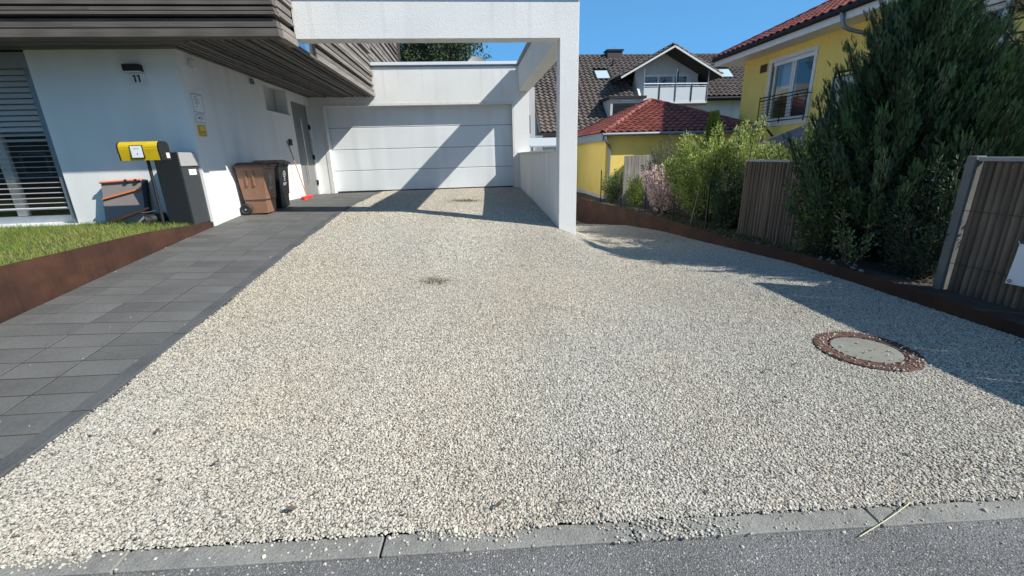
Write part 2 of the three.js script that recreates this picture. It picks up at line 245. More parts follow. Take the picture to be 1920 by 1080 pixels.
// path of concrete pavers
{
  const p = thing('path', null, null, [-3.2, -1.5, -1.5]); p.userData.kind = 'structure';
  const cham = (w, d) => { const c = 0.0025, h = 0.06, g = new THREE.BufferGeometry(), q = []; const t = [[-w / 2 + c, -d / 2 + c], [w / 2 - c, -d / 2 + c], [w / 2 - c, d / 2 - c], [-w / 2 + c, d / 2 - c]], b = [[-w / 2, -d / 2], [w / 2, -d / 2], [w / 2, d / 2], [-w / 2, d / 2]];
    const quad = (a, e, f, k) => { q.push(...a, ...e, ...f, ...a, ...f, ...k); }; const y = (s, hh) => [s[0], hh, s[1]];
    quad(y(t[0], 0), y(t[3], 0), y(t[2], 0), y(t[1], 0));
    for (let i = 0; i < 4; i++) { const j = (i + 1) % 4; quad(y(b[i], -c), y(t[i], 0), y(t[j], 0), y(b[j], -c)); quad(y(b[i], -h), y(b[i], -c), y(b[j], -c), y(b[j], -h)); }
    g.setAttribute('position', new THREE.Float32BufferAttribute(q, 3)); g.computeVertexNormals(); return boxUV(g); };
  const shift = (g, s) => { const u = g.attributes.uv; for (let i = 0; i < u.count; i++) { u.setXY(i, u.getX(i) + s, u.getY(i) + s * 0.7); } return g; };
  const full = [0, 1, 2, 3].map((k) => shift(cham(0.398, 0.197), k * 0.23)), cut = [0, 1, 2].map((k) => shift(cham(0.298, 0.198), k * 0.31));
  const colsX = [[-2.735, full], [-3.145, full], [-3.555, full], [-3.913, cut]];
  for (let i = 0; i < 53; i++) {
    const z = -1.66 - i * 0.206;
    for (const [x, set] of colsX) {
      const dz = (upper(x, z - 0.05) - upper(x, z + 0.05)) / 0.1, dx = (upper(x + 0.1, z) - upper(x - 0.1, z)) / 0.2;
      const q = new THREE.Quaternion().setFromUnitVectors(V(0, 1, 0), V(-dx + rr(-0.004, 0.004), 1, dz + rr(-0.004, 0.004)).normalize());
      placed(p, 'paver', pick(set), pick(M.pavers), V(x, upper(x, z) + 0.004 + rr(-0.0015, 0.0015), z), q);
    }
  }
  for (let i = 0; i < 11; i++) {
    const z0 = -1.58 - i * 1.0, z1 = z0 - 0.995, g = rbox(-0.058, 0.058, -0.1, 0, -0.4975, 0.4975, 0.005);
    const y0 = upper(-2.455, z0), y1 = upper(-2.455, z1);
    placed(p, 'edging_stone', g, M.edging, V(-2.472, (y0 + y1) / 2 + 0.012, (z0 + z1) / 2), new THREE.Quaternion().setFromAxisAngle(V(1, 0, 0), Math.atan2(y1 - y0, 0.995)));
  }
  part(p, 'sand_bed', boxUV(sheetGrid([-4.075, -3.2, -2.39], range(-1.5, -12.7, 40), (x, z) => upper(x, z) + 0.0005)), M.joint).userData.kind = 'stuff';
}
// loose stones
const stoneGeo = [0, 1, 2, 3, 4, 5].map((k) => {
  const r = rng(100 + k), g = new THREE.IcosahedronGeometry(0.5, k < 3 ? 1 : 0), p = g.attributes.position, seen = new Map(), sx = rr(0.85, 1.25, r), sz = rr(0.75, 1.0, r), sy = rr(0.5, 0.75, r);
  for (let i = 0; i < p.count; i++) { const key = [p.getX(i), p.getY(i), p.getZ(i)].map((v) => v.toFixed(3)).join(); if (!seen.has(key)) seen.set(key, rr(0.78, 1.15, r)); const f = seen.get(key); p.setXYZ(i, p.getX(i) * f * sx, p.getY(i) * f * sy, p.getZ(i) * f * sz); }
  g.computeVertexNormals(); g.deleteAttribute('uv'); return g;
});
const stoneTint = (r) => { const t = r(), k = rr(0.72, 1.18, r); if (t < 0.035) return col(0.19 * k, 0.18 * k, 0.16 * k); if (t < 0.17) return col(0.43 * k, 0.365 * k, 0.295 * k); if (t < 0.45) return col(0.42 * k, 0.397 * k, 0.335 * k); return col(0.495 * k, 0.467 * k, 0.395 * k); };
M.stone = std({ color: 0xffffff, roughness: 0.95 });
{
  const patch = (c, x, z) => { // dusty and washed areas, and two faint wheel tracks up the drive
    const a = fbm((x + 8) / 16, (z + 20) / 24, 6, 4, 3) - 0.5, b = fbm((x + 8) / 16, (z + 20) / 24, 11, 3, 7) - 0.5, tr = Math.exp(-Math.pow((x + 1.15 + 0.06 * z) / 0.22, 2)) + Math.exp(-Math.pow((x - 0.35 + 0.06 * z) / 0.22, 2)), k = (1 + 0.5 * a - 0.07 * tr) * (1 - 0.42 * Math.exp(-(Math.pow((x + 0.47) / 0.2, 2) + Math.pow((z + 4.8) / 0.13, 2)))) * (1 - 0.5 * Math.exp(-(Math.pow((x + 0.13) / 0.36, 2) + Math.pow((z + 9.9) / 0.22, 2))));
    return c.setRGB(c.r * k * (1 + 0.12 * b), c.g * k, c.b * k * (1 - 0.14 * b));
  };
  const r = rng(42), lists = stoneGeo.map(() => []);
  const drop = (x, y, z, s) => lists[Math.floor(r() * 6)].push({ m: mat4(V(x, y + s * rr(-0.06, 0.2, r), z), rr(-0.6, 0.6, r), r() * 6.28, rr(-0.6, 0.6, r), s), c: patch(stoneTint(r), x, z) });
  const manhole = (x, z) => Math.hypot(x - 2.92, z + 2.7) < 0.322;
  const size = () => 0.0066 + 0.0094 * Math.pow(r(), 1.6) + (r() < 0.012 ? 0.012 * r() : 0);
  const fill = (x0, x1, z0, z1, per, k = 1) => { const n = Math.round((x1 - x0) * (z0 - z1) * per); for (let i = 0; i < n; i++) { const x = rr(x0, x1, r), z = rr(z0, z1, r); if (z > kerbBack(x) + 0.012 || manhole(x, z)) continue; if (z < -12.75 && x < 1.76) continue; if (z < -7 && x > 1.44 && x < 1.75) continue; drop(x, ground(x, z), z, size() * k); } };
  fill(-2.41, 4.2, -1.25, -3.2, 13500); fill(-2.41, 4.2, -3.2, -5.2, 10500, 1.05); fill(-2.41, 4.2, -5.2, -7.5, 7000, 1.18); fill(-2.41, 1.44, -7.5, -12.7, 4000, 1.4); fill(1.75, 4.2, -7.5, -15.5, 2400, 1.5);
  // strays on kerb, road and path
  for (let i = 0; i < 620; i++) { const x = rr(-2.6, 3.2, r), z = kerbBack(x) + 0.13 * Math.pow(r(), 1.7) * (r() < 0.12 ? 2.2 : 1); const keep = noise((x + 5) / 10, 0.5, 16, 6); if (r() < keep * 1.5 - 0.2) drop(x, z > kerbBack(x) + 0.1 ? -1.516 : -1.503, z, size()); }
  for (let i = 0; i < 420; i++) { const x = 0.78 + (r() + r() - 1) * 0.34, z = kerbBack(x) - 0.02 + 0.13 * r(); drop(x, -1.5, z, size()); }
  for (let i = 0; i < 260; i++) { const x = -0.05 + (r() + r() - 1) * 0.28, z = kerbBack(x) + 0.07 * r() * r(); drop(x, -1.5, z, size()); }
  for (let i = 0; i < 1200; i++) { const x = rr(-3.0, -1.6, r), z = kerbBack(x) + 0.09 * r() * r(); drop(x, -1.5, z, size()); }
  for (let i = 0; i < 70; i++) { const z = -1.7 - 7 * r(), x = r() < 0.45 ? -4.06 + 0.04 * r() : r() < 0.7 ? -2.4 - 0.16 * r() : rr(-4, -2.6, r); drop(x, upper(x, z) + 0.006, z, size() * 0.9); }
  { // stone chippings standing out of the worn asphalt next to the kerb
    const ra = rng(55), ch = []; for (let i = 0; i < 46000; i++) { const x = rr(-2.6, 3.1, ra), z = kerbBack(x) + 0.1 + 0.75 * ra(), s = rr(0.003, 0.0085, ra), t = ra(), k = t < 0.1 ? rr(0.35, 0.6, ra) : t < 0.45 ? rr(0.13, 0.26, ra) : rr(0.05, 0.13, ra); ch.push({ m: mat4(V(x, -1.5175 + s * 0.08, z), rr(-0.3, 0.3, ra), ra() * 6.28, rr(-0.3, 0.3, ra), s), c: col(k, k, k * 0.97) }); }
    const im = instanced('road_chippings', stoneGeo[3], M.stone, ch); tag(im, 'grey chippings worn out of the asphalt along the kerb', 'chippings'); scene.add(im);
  }
  const g = thing('gravel_stones', 'loose pale beige crushed gravel covering the driveway', 'gravel'); g.userData.kind = 'stuff';
  lists.forEach((l, k) => instanced('stone', stoneGeo[k], M.stone, l, g));
  console.log('stones', lists.reduce((a, l) => a + l.length, 0));
}
// weathering steel edges
{
  const strip = (x, zs, top, bot, t) => { const s = []; for (let i = 0; i < zs.length - 1; i++) { const a = zs[i], b = zs[i + 1]; s.push(extX(poly([[-a, bot(a)], [-b, bot(b)], [-b, top(b)], [-a, top(a)]]), x + t, t)); } return join(s); };
  solo('steel_edging', strip(-4.1, range(-1.4, -7.255, 4), (z) => (z < -6.4 ? lerp(-0.8, -0.875, (-6.4 - z) / 0.86) : -0.8), (z) => upper(-4.07, z) - 0.2, 0.024), M.corten, 'rusty weathering steel edge holding the lawn above the paver path', 'edging');
  solo('steel_edging', strip(4.2, range(-1.0, -22, 42), cortenTop, (z) => gRight(z) - 0.25, 0.013), M.corten, 'rusty steel edge along the planting bed on the right of the gravel', 'edging');
}

// ---------------------------------------------------------------- the white house with its garage
const WZ = -7.27, WX = -4.07, GZ = -12.58, SOF = 1.5645;
{
  const h = thing('white_house', 'modern white rendered house with double garage and a timber clad upper storey', 'house', [-2.3, -0.9, -10]);
  // ground floor
  const fw = part(h, 'front_wall', join([extZ(poly(rect(-6.04, WX, -1.6, 1.6)), WZ, 0.3), extZ(poly(rect(-14, -8.6, -1.6, 1.6)), WZ, 0.3), extZ(poly(rect(-8.6, -6.04, -1.6, -0.86)), WZ, 0.3)]), M.stuccoFine);
  part(h, 'side_wall', extX(poly([[7.571, -1.6], [11.36, -1.6], [11.36, 1.6], [7.571, 1.6]], [rect(10.0, 11.22, 1.05, 1.56)]), WX, 0.3), M.stuccoFine);
  part(h, 'side_wall', box(WX - 0.3, WX, 1.38, 1.6, -12.46, -11.362), M.stuccoFine);
  part(h, 'side_wall', box(WX - 0.3, WX, -1.6, 1.6, GZ - 0.3, -12.462), M.stuccoFine);
  // high window in its niche
  const hw = part(h, 'window', box(-4.33, -4.31, 1.05, 1.56, -11.22, -10.0), M.paleRender);
  part(hw, 'pane', box(-4.308, -4.295, 1.16, 1.42, -10.42, -10.06), M.darkGlass);
  part(hw, 'reveal', rbox(-4.305, -4.055, 1.056, 1.57, -11.23, -11.1, 0.004), M.stucco);
  part(hw, 'sill', rbox(-4.29, -4.05, 1.03, 1.052, -11.2, -10.0, 0.004), M.zinc);
  // grey entrance door
  const d = part(h, 'entry_door', rbox(-4.16, -4.11, -0.865, 1.375, -12.455, -11.37, 0.005), M.greyDoor);
  part(d, 'door_panel', rbox(-4.108, -4.1, -0.84, 1.35, -11.84, -11.39, 0.003), M.greyDoor);
  part(d, 'handle', join([bar(V(-4.03, -0.5, -11.72), V(-4.03, 1.0, -11.72), 0.017), bar(V(-4.11, -0.3, -11.72), V(-4.03, -0.3, -11.72), 0.01), bar(V(-4.11, 0.85, -11.72), V(-4.03, 0.85, -11.72), 0.01)]), M.steel);
  for (const y of [-0.55, 0.1, 0.85]) part(d, 'hinge', rbox(-4.11, -4.06, y - 0.06, y + 0.06, -12.47, -12.42, 0.006), M.black);
  // garage front
  part(h, 'garage_wall', join([extZ(poly([[-4.37, -1.6], [-3.755, -1.6], [-3.755, 1.377], [1.306, 1.377], [1.306, -3.2], [1.743, -3.2], [1.743, 2.275], [-4.37, 2.275]]), GZ, 0.3)]), M.stucco);
  part(h, 'garage_wall', box(1.443, 1.743, -3.2, 2.275, -19.5, GZ - 0.302), M.stucco);
  part(h, 'garage_roof', box(-4.3, 1.44, 2.0, 2.2, -19.5, GZ - 0.302), M.greyPaint);
  const cap = part(h, 'parapet_cap', rbox(-2.42, 1.79, 2.312, 2.385, GZ - 0.35, GZ + 0.055, 0.006), M.whiteMetal);
  part(cap, 'cap_joint', box(-2.42, 1.76, 2.276, 2.311, GZ - 0.3, GZ + 0.012), M.zinc);
  // sectional garage door
  const gd = part(h, 'garage_door', box(-3.74, 1.29, -0.86, 1.4, -12.9, -12.88), M.void);
  for (let i = 0; i < 4; i++) part(gd, 'door_panel', rbox(-3.745, 1.298, -0.845 + i * 0.562, -0.845 + (i + 1) * 0.562 - 0.009, -12.878, -12.83, 0.014, 2), M.doorPanel);
  part(gd, 'seal', box(-3.745, 1.298, -0.885, -0.847, -12.87, -12.835), M.black);
  part(gd, 'frame', join([rbox(-3.8, -3.7, -0.9, 1.42, GZ - 0.24, GZ + 0.012, 0.004), rbox(-3.7, 1.3, 1.352, 1.42, GZ - 0.24, GZ + 0.008, 0.004), box(1.27, 1.304, -0.9, 1.35, GZ - 0.24, GZ - 0.002)]), M.white);
  // white frame over the drive
  const fr = part(h, 'portal_frame', extZ(poly([[-2.335, 1.652], [1.456, 1.652], [1.456, -2.2], [1.746, -2.2], [1.746, 2.124], [-2.335, 2.124]]), -7.1, 0.25, 0.005), M.stucco);
  part(fr, 'frame_cap', join([rbox(-2.335, 1.73, 2.125, 2.17, -7.34, -7.112, 0.004), rbox(-2.335, 1.78, 2.171, 2.29, -7.38, -7.07, 0.004)]), M.whiteMetal);
  const sb = part(h, 'side_beam', extX(poly([[7.352, 1.66], [12.577, 1.66], [12.577, 2.26], [7.352, 2.26]]), 1.743, 0.293, 0.005), M.stucco);
  part(sb, 'beam_cap', rbox(1.4, 1.79, 2.262, 2.33, -12.5, -7.39, 0.005), M.zinc);
  const lw = part(h, 'low_wall', box(1.452, 1.74, -3.2, 0.04, -12.577, -7.352), M.stuccoFine);
  part(lw, 'coping', rbox(1.41, 1.78, 0.042, 0.08, -12.577, -7.353, 0.006), M.white);

  // large window with raised blind on the left
  const w = part(h, 'window', box(-8.6, -6.045, -0.86, 1.56, -7.66, -7.64), M.void);
  part(w, 'frame', join([rbox(-6.16, -6.045, -0.8, 1.45, -7.5, -7.43, 0.006), rbox(-8.6, -6.165, -0.84, -0.7, -7.5, -7.43, 0.006), rbox(-7.0, -6.86, -0.695, 1.45, -7.5, -7.43, 0.006), rbox(-8.6, -6.165, 1.35, 1.45, -7.51, -7.44, 0.006)]), M.white);
  part(w, 'pane', box(-6.855, -6.165, -0.695, 1.345, -7.476, -7.47), M.glass);
  part(w, 'pane', box(-8.6, -7.005, -0.695, 1.345, -7.476, -7.47), M.glass);
  part(w, 'pane_backing', box(-8.6, -6.1, 0.48, 1.35, -7.6, -7.59), std({ color: col(0.5, 0.43, 0.4), roughness: 0.9 }));  // brown sheet added behind the glass to stand for the reflected house
  part(w, 'blind_box', rbox(-8.6, -6.05, 1.36, 1.558, -7.42, -7.29, 0.006), M.greyPaint);
  part(w, 'sill', rbox(-8.6, -6.02, -0.86, -0.82, -7.45, -7.2, 0.006), M.white);
  part(w, 'blind_rail', join([rbox(-6.14, -6.042, -0.82, 1.36, -7.39, -7.3, 0.006)]), M.zinc);
  for (let i = 0; i < 26; i++) { const y = 1.31 - i * 0.0755, a = i < 11 ? 0.95 : i < 13 ? 0.5 : 0.12; part(w, 'slat', boxUV(new THREE.BoxGeometry(2.45, 0.004, 0.075).rotateX(a).translate(-7.37, y, -7.35)), M.slat); }
  part(w, 'bottom_rail', rbox(-8.6, -6.145, -0.6, -0.57, -7.38, -7.32, 0.004), M.whiteMetal);
  // timber storey
  const up = part(h, 'timber_cladding', join([box(-14, -2.42, 1.662, 3.3, -12.56, -6.575), box(-14, -2.78, 2.25, 5.2, -22, -12.562)]), M.woodDark);
  const rw = rng(5);
  const rows = [[1.566, 1.66, 0.07], [1.676, 1.742, 0.055], [1.76, 1.79, 0.005], [1.822, 1.858, 0.06], [1.872, 1.912, 0.04], [1.94, 2.03, 0.035], [2.046, 2.082, 0.07]];
  for (let y = 2.1; y < 3.2;) { const hh = rr(0.04, 0.1, rw); rows.push([y, y + hh, rr(0.01, 0.08, rw)]); y += hh + (rw() < 0.5 ? 0.034 : 0.014); }
  const grain = (g) => { const u = g.attributes.uv, o = rw() * 9, q = rw() * 3; for (let i = 0; i < u.count; i++) u.setXY(i, u.getX(i) + o, u.getY(i) + q); return g; };
  for (const [a, b, p] of rows) {
    const x = -2.37 + p, f = a < 3 ? 0.976 : 1; const cuts = [x, x - rr(1.2, 5, rw), -14]; // butt joints here and there
    for (let i = 0; i < 2; i++) part(up, 'board', grain(rbox(cuts[i + 1] + 0.003, cuts[i], a * f, b * f, -6.57, -6.49 + p, 0.004)), pick(M.woodFrontShaded, rw));
    part(up, 'board', grain(rbox(-2.419, -2.372 + p, a * 0.988, b * 0.988, -7.09, -6.572, 0.004)), pick(M.wood, rw));
    part(up, 'board', grain(rbox(-2.419, -2.4 + p, a, b, -12.56, -8.04, 0.004)), pick(M.wood, rw));
  }
  for (let y = 2.26; y < 4.9;) { const hh = rr(0.05, 0.12, rw), p = rr(0.0, 0.08, rw); part(up, 'board', grain(rbox(-2.779, -2.72 + p, y, y + hh, -20.1, -12.565, 0.004)), pick(M.wood, rw)); y += hh + (rw() < 0.5 ? 0.06 : 0.025); }
  const uw = part(h, 'window', box(-2.418, -2.40, 1.6, 3.2, -8.03, -7.3), M.skyGlass);
  part(uw, 'frame', join([rbox(-2.418, -2.36, 1.59, 3.2, -8.05, -8.02, 0.004), rbox(-2.418, -2.37, 1.575, 1.62, -8.02, -7.28, 0.004)]), M.anthracite);
  // soffit of battens that turn the corner of the wall
  const sf = part(h, 'soffit', prism([[-14, -6.58], [-2.41, -6.58], [-2.41, -12.56], [-4.06, -12.56], [-4.06, -7.26], [-14, -7.26]], 1.64, 1.66), M.void);
  for (let x = -2.36; x > -4.04;) {
    const wd = Math.min(rr(0.04, 0.085, rw), x + 4.05), x0 = x - wd, y = SOF + rr(0, 0.03, rw), zs = (q) => (q < -3.4 ? -7.27 - (-q - 4.07) * 1 - 0.0 : -6.67), z0 = Math.min(-6.575, -7.27 + (x0 + 4.07)), z1 = Math.min(-6.575, -7.27 + (x + 4.07));
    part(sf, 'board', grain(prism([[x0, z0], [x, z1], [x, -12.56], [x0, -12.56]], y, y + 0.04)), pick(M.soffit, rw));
    x = x0 - (rw() < 0.4 ? 0.05 : 0.026);
  }
  for (let z = -6.575; z > -7.25;) {
    const wd = Math.min(rr(0.07, 0.14, rw), z + 7.262), z0 = z - wd, y = SOF + rr(0, 0.022, rw), xm = (q) => -4.085 + (q + 7.27);
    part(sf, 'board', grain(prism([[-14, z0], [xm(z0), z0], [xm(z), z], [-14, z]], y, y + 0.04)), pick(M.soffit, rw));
    z = z0 - 0.022;
  }
}
// things on and by the walls
{
  const n = thing('house_number', 'white square plate with the black house number 11 on the shaded front wall', 'house number', [-4.645, 1.12, -7.26]);
  part(n, 'plate', rbox(-4.765, -4.53, 1.12, 1.265, -7.268, -7.255, 0.004), M.white);
  part(n, 'numeral', box(-4.69, -4.668, 1.15, 1.245, -7.254, -7.251), M.black); part(n, 'numeral', box(-4.632, -4.61, 1.15, 1.245, -7.254, -7.251), M.black);
  part(n, 'numeral', box(-4.706, -4.691, 1.226, 1.243, -7.254, -7.251), M.black); part(n, 'numeral', box(-4.648, -4.633, 1.226, 1.243, -7.254, -7.251), M.black);
  const l = thing('wall_lamp', 'flat black wall lamp directly above the house number', 'lamp', [-4.645, 1.275, -7.26]);
  part(l, 'lamp_housing', rbox(-4.765, -4.545, 1.285, 1.375, -7.268, -7.17, 0.008), M.black); part(l, 'lamp_shade', box(-4.755, -4.555, 1.275, 1.284, -7.26, -7.18), M.whiteMetal);
  const U = V(0, 0, -1), W = V(0, 1, 0);
  const plate = (name, label, y0, y1, z0, z1, mat, draw) => { const s = thing(name, label, 'sign', [-4.065, y0, (z0 + z1) / 2]); part(s, 'plate', rbox(-4.069, -4.045, y0, y1, z1, z0, 0.004), mat); part(s, 'print', sheet(V(-4.0435, (y0 + y1) / 2, (z0 + z1) / 2), U, W, z0 - z1 - 0.012, y1 - y0 - 0.012), canvasMat(256, 256, draw)); };
  const blank = (x, w, h, c) => { x.fillStyle = c; x.fillRect(0, 0, w, h); };
  plate('wall_sign', 'largest pale wall plate with faint grey lines, topmost of the three signs by the corner', 0.75, 1.02, -7.37, -7.65, M.whiteMetal, (x, w, h) => { blank(x, w, h, '#e3e7e8'); x.strokeStyle = '#5a6064'; x.lineWidth = 8; x.strokeRect(4, 4, w - 8, h - 8); x.fillStyle = '#666d72'; [[30, 90], [60, 120], [84, 100], [108, 126], [132, 80], [168, 60]].forEach(([y, l]) => x.fillRect(52, y, l, 8)); });  // grey border paints the shadow at the edge of the raised plate
  plate('wall_sign', 'small white wall plate with a dark blue mark, middle of the three signs', 0.61, 0.725, -7.39, -7.61, M.white, (x, w, h) => { blank(x, w, h, '#e6eaec'); x.strokeStyle = '#6a7074'; x.lineWidth = 10; x.strokeRect(4, 4, w - 8, h - 8); x.fillStyle = '#1c2738'; x.fillRect(52, 70, 150, 22); x.fillRect(52, 70, 50, 74); x.fillRect(96, 122, 110, 24); x.fillStyle = '#7c858e'; x.fillRect(60, 176, 130, 10); x.fillRect(60, 200, 90, 8); });  // grey outline is again painted edge shadow, the rest is print
  plate('wall_sign', 'small yellow wall plate with dark red lettering, lowest of the three signs', 0.415, 0.575, -7.4, -7.575, M.yellow, (x, w, h) => { blank(x, w, h, '#e0b800'); x.strokeStyle = '#7a2a10'; x.lineWidth = 9; x.strokeRect(10, 10, w - 20, h - 20); x.fillStyle = '#5e1408'; x.font = 'bold 78px sans-serif'; x.textAlign = 'center'; x.fillText('HMCO', w / 2, 196, 200); });
  const c = thing('wall_sensor', 'white rounded motion sensor at the top corner of the side wall', 'sensor', [-4.04, 1.36, -7.56]); part(c, 'housing', rbox(-4.069, -3.99, 1.4, 1.5, -7.6, -7.53, 0.02, 3), M.white); part(c, 'lens', new THREE.SphereGeometry(0.032, 16, 10).translate(-4.01, 1.385, -7.565), M.white);
  const c2 = thing('wall_sensor', 'small grey box sensor under the soffit beside the high window', 'sensor', [-4.04, 1.43, -9.47]); part(c2, 'housing', rbox(-4.069, -4.02, 1.44, 1.54, -9.53, -9.44, 0.012, 2), M.greyPaint); part(c2, 'lens', rbox(-4.019, -4.012, 1.455, 1.49, -9.51, -9.46, 0.003), M.anthracite);
  const ic = thing('door_intercom', 'small black intercom on the wall left of the grey entrance door', 'intercom', [-4.06, 0.355, -10.9]); part(ic, 'housing', rbox(-4.069, -4.035, 0.36, 0.5, -10.99, -10.84, 0.006), M.black); part(ic, 'faceplate', rbox(-4.034, -4.03, 0.41, 0.485, -10.96, -10.87, 0.002), M.anthracite);
}
// broom
{
  const b = thing('broom', 'broom with a bright red head and wooden handle leaning on the wall', 'broom', [-3.8, -0.87, -10.68]);
  part(b, 'handle', bar(V(-3.8, -0.8, -10.68), V(-4.05, 0.46, -10.72), 0.013), std({ color: col(0.42, 0.2, 0.12), roughness: 0.6 }));
  const hd = part(b, 'broom_head', rbox(-3.84, -3.76, -0.815, -0.765, -10.95, -10.4, 0.012, 2), M.redBroom);
  const br = []; for (let i = 0; i < 22; i++) for (let k = 0; k < 3; k++) { const z = -10.42 - i * 0.0245, x = -3.83 + k * 0.03; br.push(bar(V(x + rr(-0.015, 0.015), -0.868, z + rr(-0.012, 0.012)), V(x, -0.81, z), 0.009, 0.007, 5)); }
  part(b, 'bristles', join(br), M.redBroom);
}
// wheelie bins
function bin(name, label, bodyMat, lidMat, z0, emblem) {
  const gy = upper(-3.8, z0 - 0.24), t = thing(name, label, 'wheelie bin', [-3.75, gy, z0 - 0.24]);
  const ring = (y, xb, xf, hw) => [[xb, y, z0 - 0.24 + hw], [xf, y, z0 - 0.24 + hw], [xf, y, z0 - 0.24 - hw], [xb, y, z0 - 0.24 - hw]];
  const loft = (rings) => { const q = []; const quad = (a, b, c, d) => q.push(...a, ...b, ...c, ...a, ...c, ...d); for (let i = 0; i < rings.length - 1; i++) for (let k = 0; k < 4; k++) { const j = (k + 1) % 4; quad(rings[i][k], rings[i][j], rings[i + 1][j], rings[i + 1][k]); } const e = rings[rings.length - 1]; quad(e[0], e[1], e[2], e[3]); quad(...rings[0]); const g = new THREE.BufferGeometry(); g.setAttribute('position', new THREE.Float32BufferAttribute(q, 3)); g.computeVertexNormals(); return boxUV(g); };
  const y = (v) => gy + v * 0.955;
  const body = part(t, 'body', loft([ring(y(0.02), -3.95, -3.62, 0.185), ring(y(0.26), -3.965, -3.605, 0.2), ring(y(0.265), -3.965, -3.595, 0.21), ring(y(0.8), -4.0, -3.55, 0.235), ring(y(0.82), -4.0, -3.535, 0.245), ring(y(0.855), -4.0, -3.535, 0.245)]), bodyMat);
  part(body, 'rib', join([0.08, 0.2].flatMap((k) => [rbox(-3.95 + k, -3.915 + k, y(0.52), y(0.79), z0 - 0.05, z0 + 0.006, 0.004), rbox(-3.95 + k, -3.915 + k, y(0.52), y(0.79), z0 - 0.486, z0 - 0.43, 0.004)])), bodyMat);
  part(body, 'plinth_band', loft([ring(y(0.262), -3.968, -3.592, 0.213), ring(y(0.272), -3.968, -3.59, 0.214)]), M.black);
  const lid = part(t, 'lid', join([loft([ring(y(0.857), -4.02, -3.505, 0.26), ring(y(0.885), -4.02, -3.5, 0.262), ring(y(0.93), -3.98, -3.58, 0.2), ring(y(0.937), -3.95, -3.6, 0.15)]), bar(V(-4.035, y(0.86), z0 - 0.44), V(-4.035, y(0.86), z0 - 0.04), 0.016)]), lidMat);
  part(lid, 'grip', rbox(-3.51, -3.475, y(0.86), y(0.885), z0 - 0.34, z0 - 0.14, 0.006), lidMat);
  for (const s of [0, 1]) { const z = s ? z0 - 0.46 : z0 - 0.02; const wh = part(t, 'wheel', boxUV(new THREE.TorusGeometry(0.075, 0.026, 10, 22).translate(-3.96, y(0.1), z)), M.black); part(wh, 'rim', boxUV(new THREE.CylinderGeometry(0.055, 0.055, 0.03, 16).rotateX(Math.PI / 2).translate(-3.96, y(0.1), z)), M.anthracite); part(wh, 'hub', boxUV(new THREE.CylinderGeometry(0.016, 0.016, 0.05, 10).rotateX(Math.PI / 2).translate(-3.96, y(0.1), z)), M.greyPaint); }
  part(t, 'axle', bar(V(-3.96, y(0.1), z0 - 0.46), V(-3.96, y(0.1), z0 - 0.02), 0.012), M.zinc);
  const tilt = Math.atan2(0.05, 0.535), mk = (g) => boxUV(g.rotateY(Math.PI / 2).rotateZ(-tilt * 1.0).translate(-3.55, y(0.66), z0 - 0.24));
  part(body, 'emblem', join([mk(new THREE.RingGeometry(0.045, 0.062, 24)), mk(new THREE.PlaneGeometry(0.05, 0.02)), mk(new THREE.PlaneGeometry(0.018, 0.06)), mk(new THREE.RingGeometry(0.02, 0.034, 16).translate(0.0, -0.1, 0)), mk(new THREE.PlaneGeometry(0.16, 0.018).translate(0, -0.17, 0)), mk(new THREE.PlaneGeometry(0.12, 0.014).translate(-0.02, -0.2, 0))]), emblem);
  return t;
}
M.binLid = std({ color: col(0.16, 0.085, 0.055), roughness: 0.5, map: T.fine });
M.emblemLight = std({ color: col(0.45, 0.45, 0.45), roughness: 0.6, side: THREE.DoubleSide });
bin('wheelie_bin', 'brown wheelie bin standing in front of the black one by the white wall', M.bin, M.binLid, -8.1, M.emblemLight);
bin('wheelie_bin', 'black wheelie bin behind the brown one by the white wall', M.binBlack, M.binBlack, -8.74, M.emblemLight);
// letter pillar at the corner
{
  const t = thing('letterbox_pillar', 'tall anthracite letterbox pillar with brushed steel flap at the house corner', 'letterbox', [-4.27, -0.87, -7.0]);
  part(t, 'body', rbox(-4.44, -4.112, -0.9, 0.175, -7.262, -6.83, 0.006), M.anthracite);  // shade on the front put into a body colour darker than the door
  part(t, 'door', rbox(-4.111, -4.1, -0.86, -0.028, -7.25, -6.842, 0.004), std({ color: col(0.05, 0.057, 0.063), roughness: 0.55, map: T.fine }));
  const f = part(t, 'flap', rbox(-4.111, -4.092, -0.018, 0.172, -7.25, -6.842, 0.005), M.flapSteel); part(f, 'flap_edge', rbox(-4.1, -4.085, -0.022, -0.01, -7.24, -6.85, 0.003), M.steel);
  part(t, 'name_plate', sheet(V(-4.0985, -0.105, -7.08), V(0, 0, -1), V(0, 1, 0), 0.18, 0.08), canvasMat(256, 114, (x, w, h) => { x.fillStyle = '#eef0f0'; x.fillRect(0, 0, w, h); x.fillStyle = '#8b9094'; x.fillRect(60, 34, 120, 9); x.fillStyle = '#3c4044'; x.fillRect(78, 66, 90, 10); }));
  part(t, 'lock', bar(V(-4.1, -0.09, -7.215), V(-4.09, -0.09, -7.215), 0.014), M.steel);
}
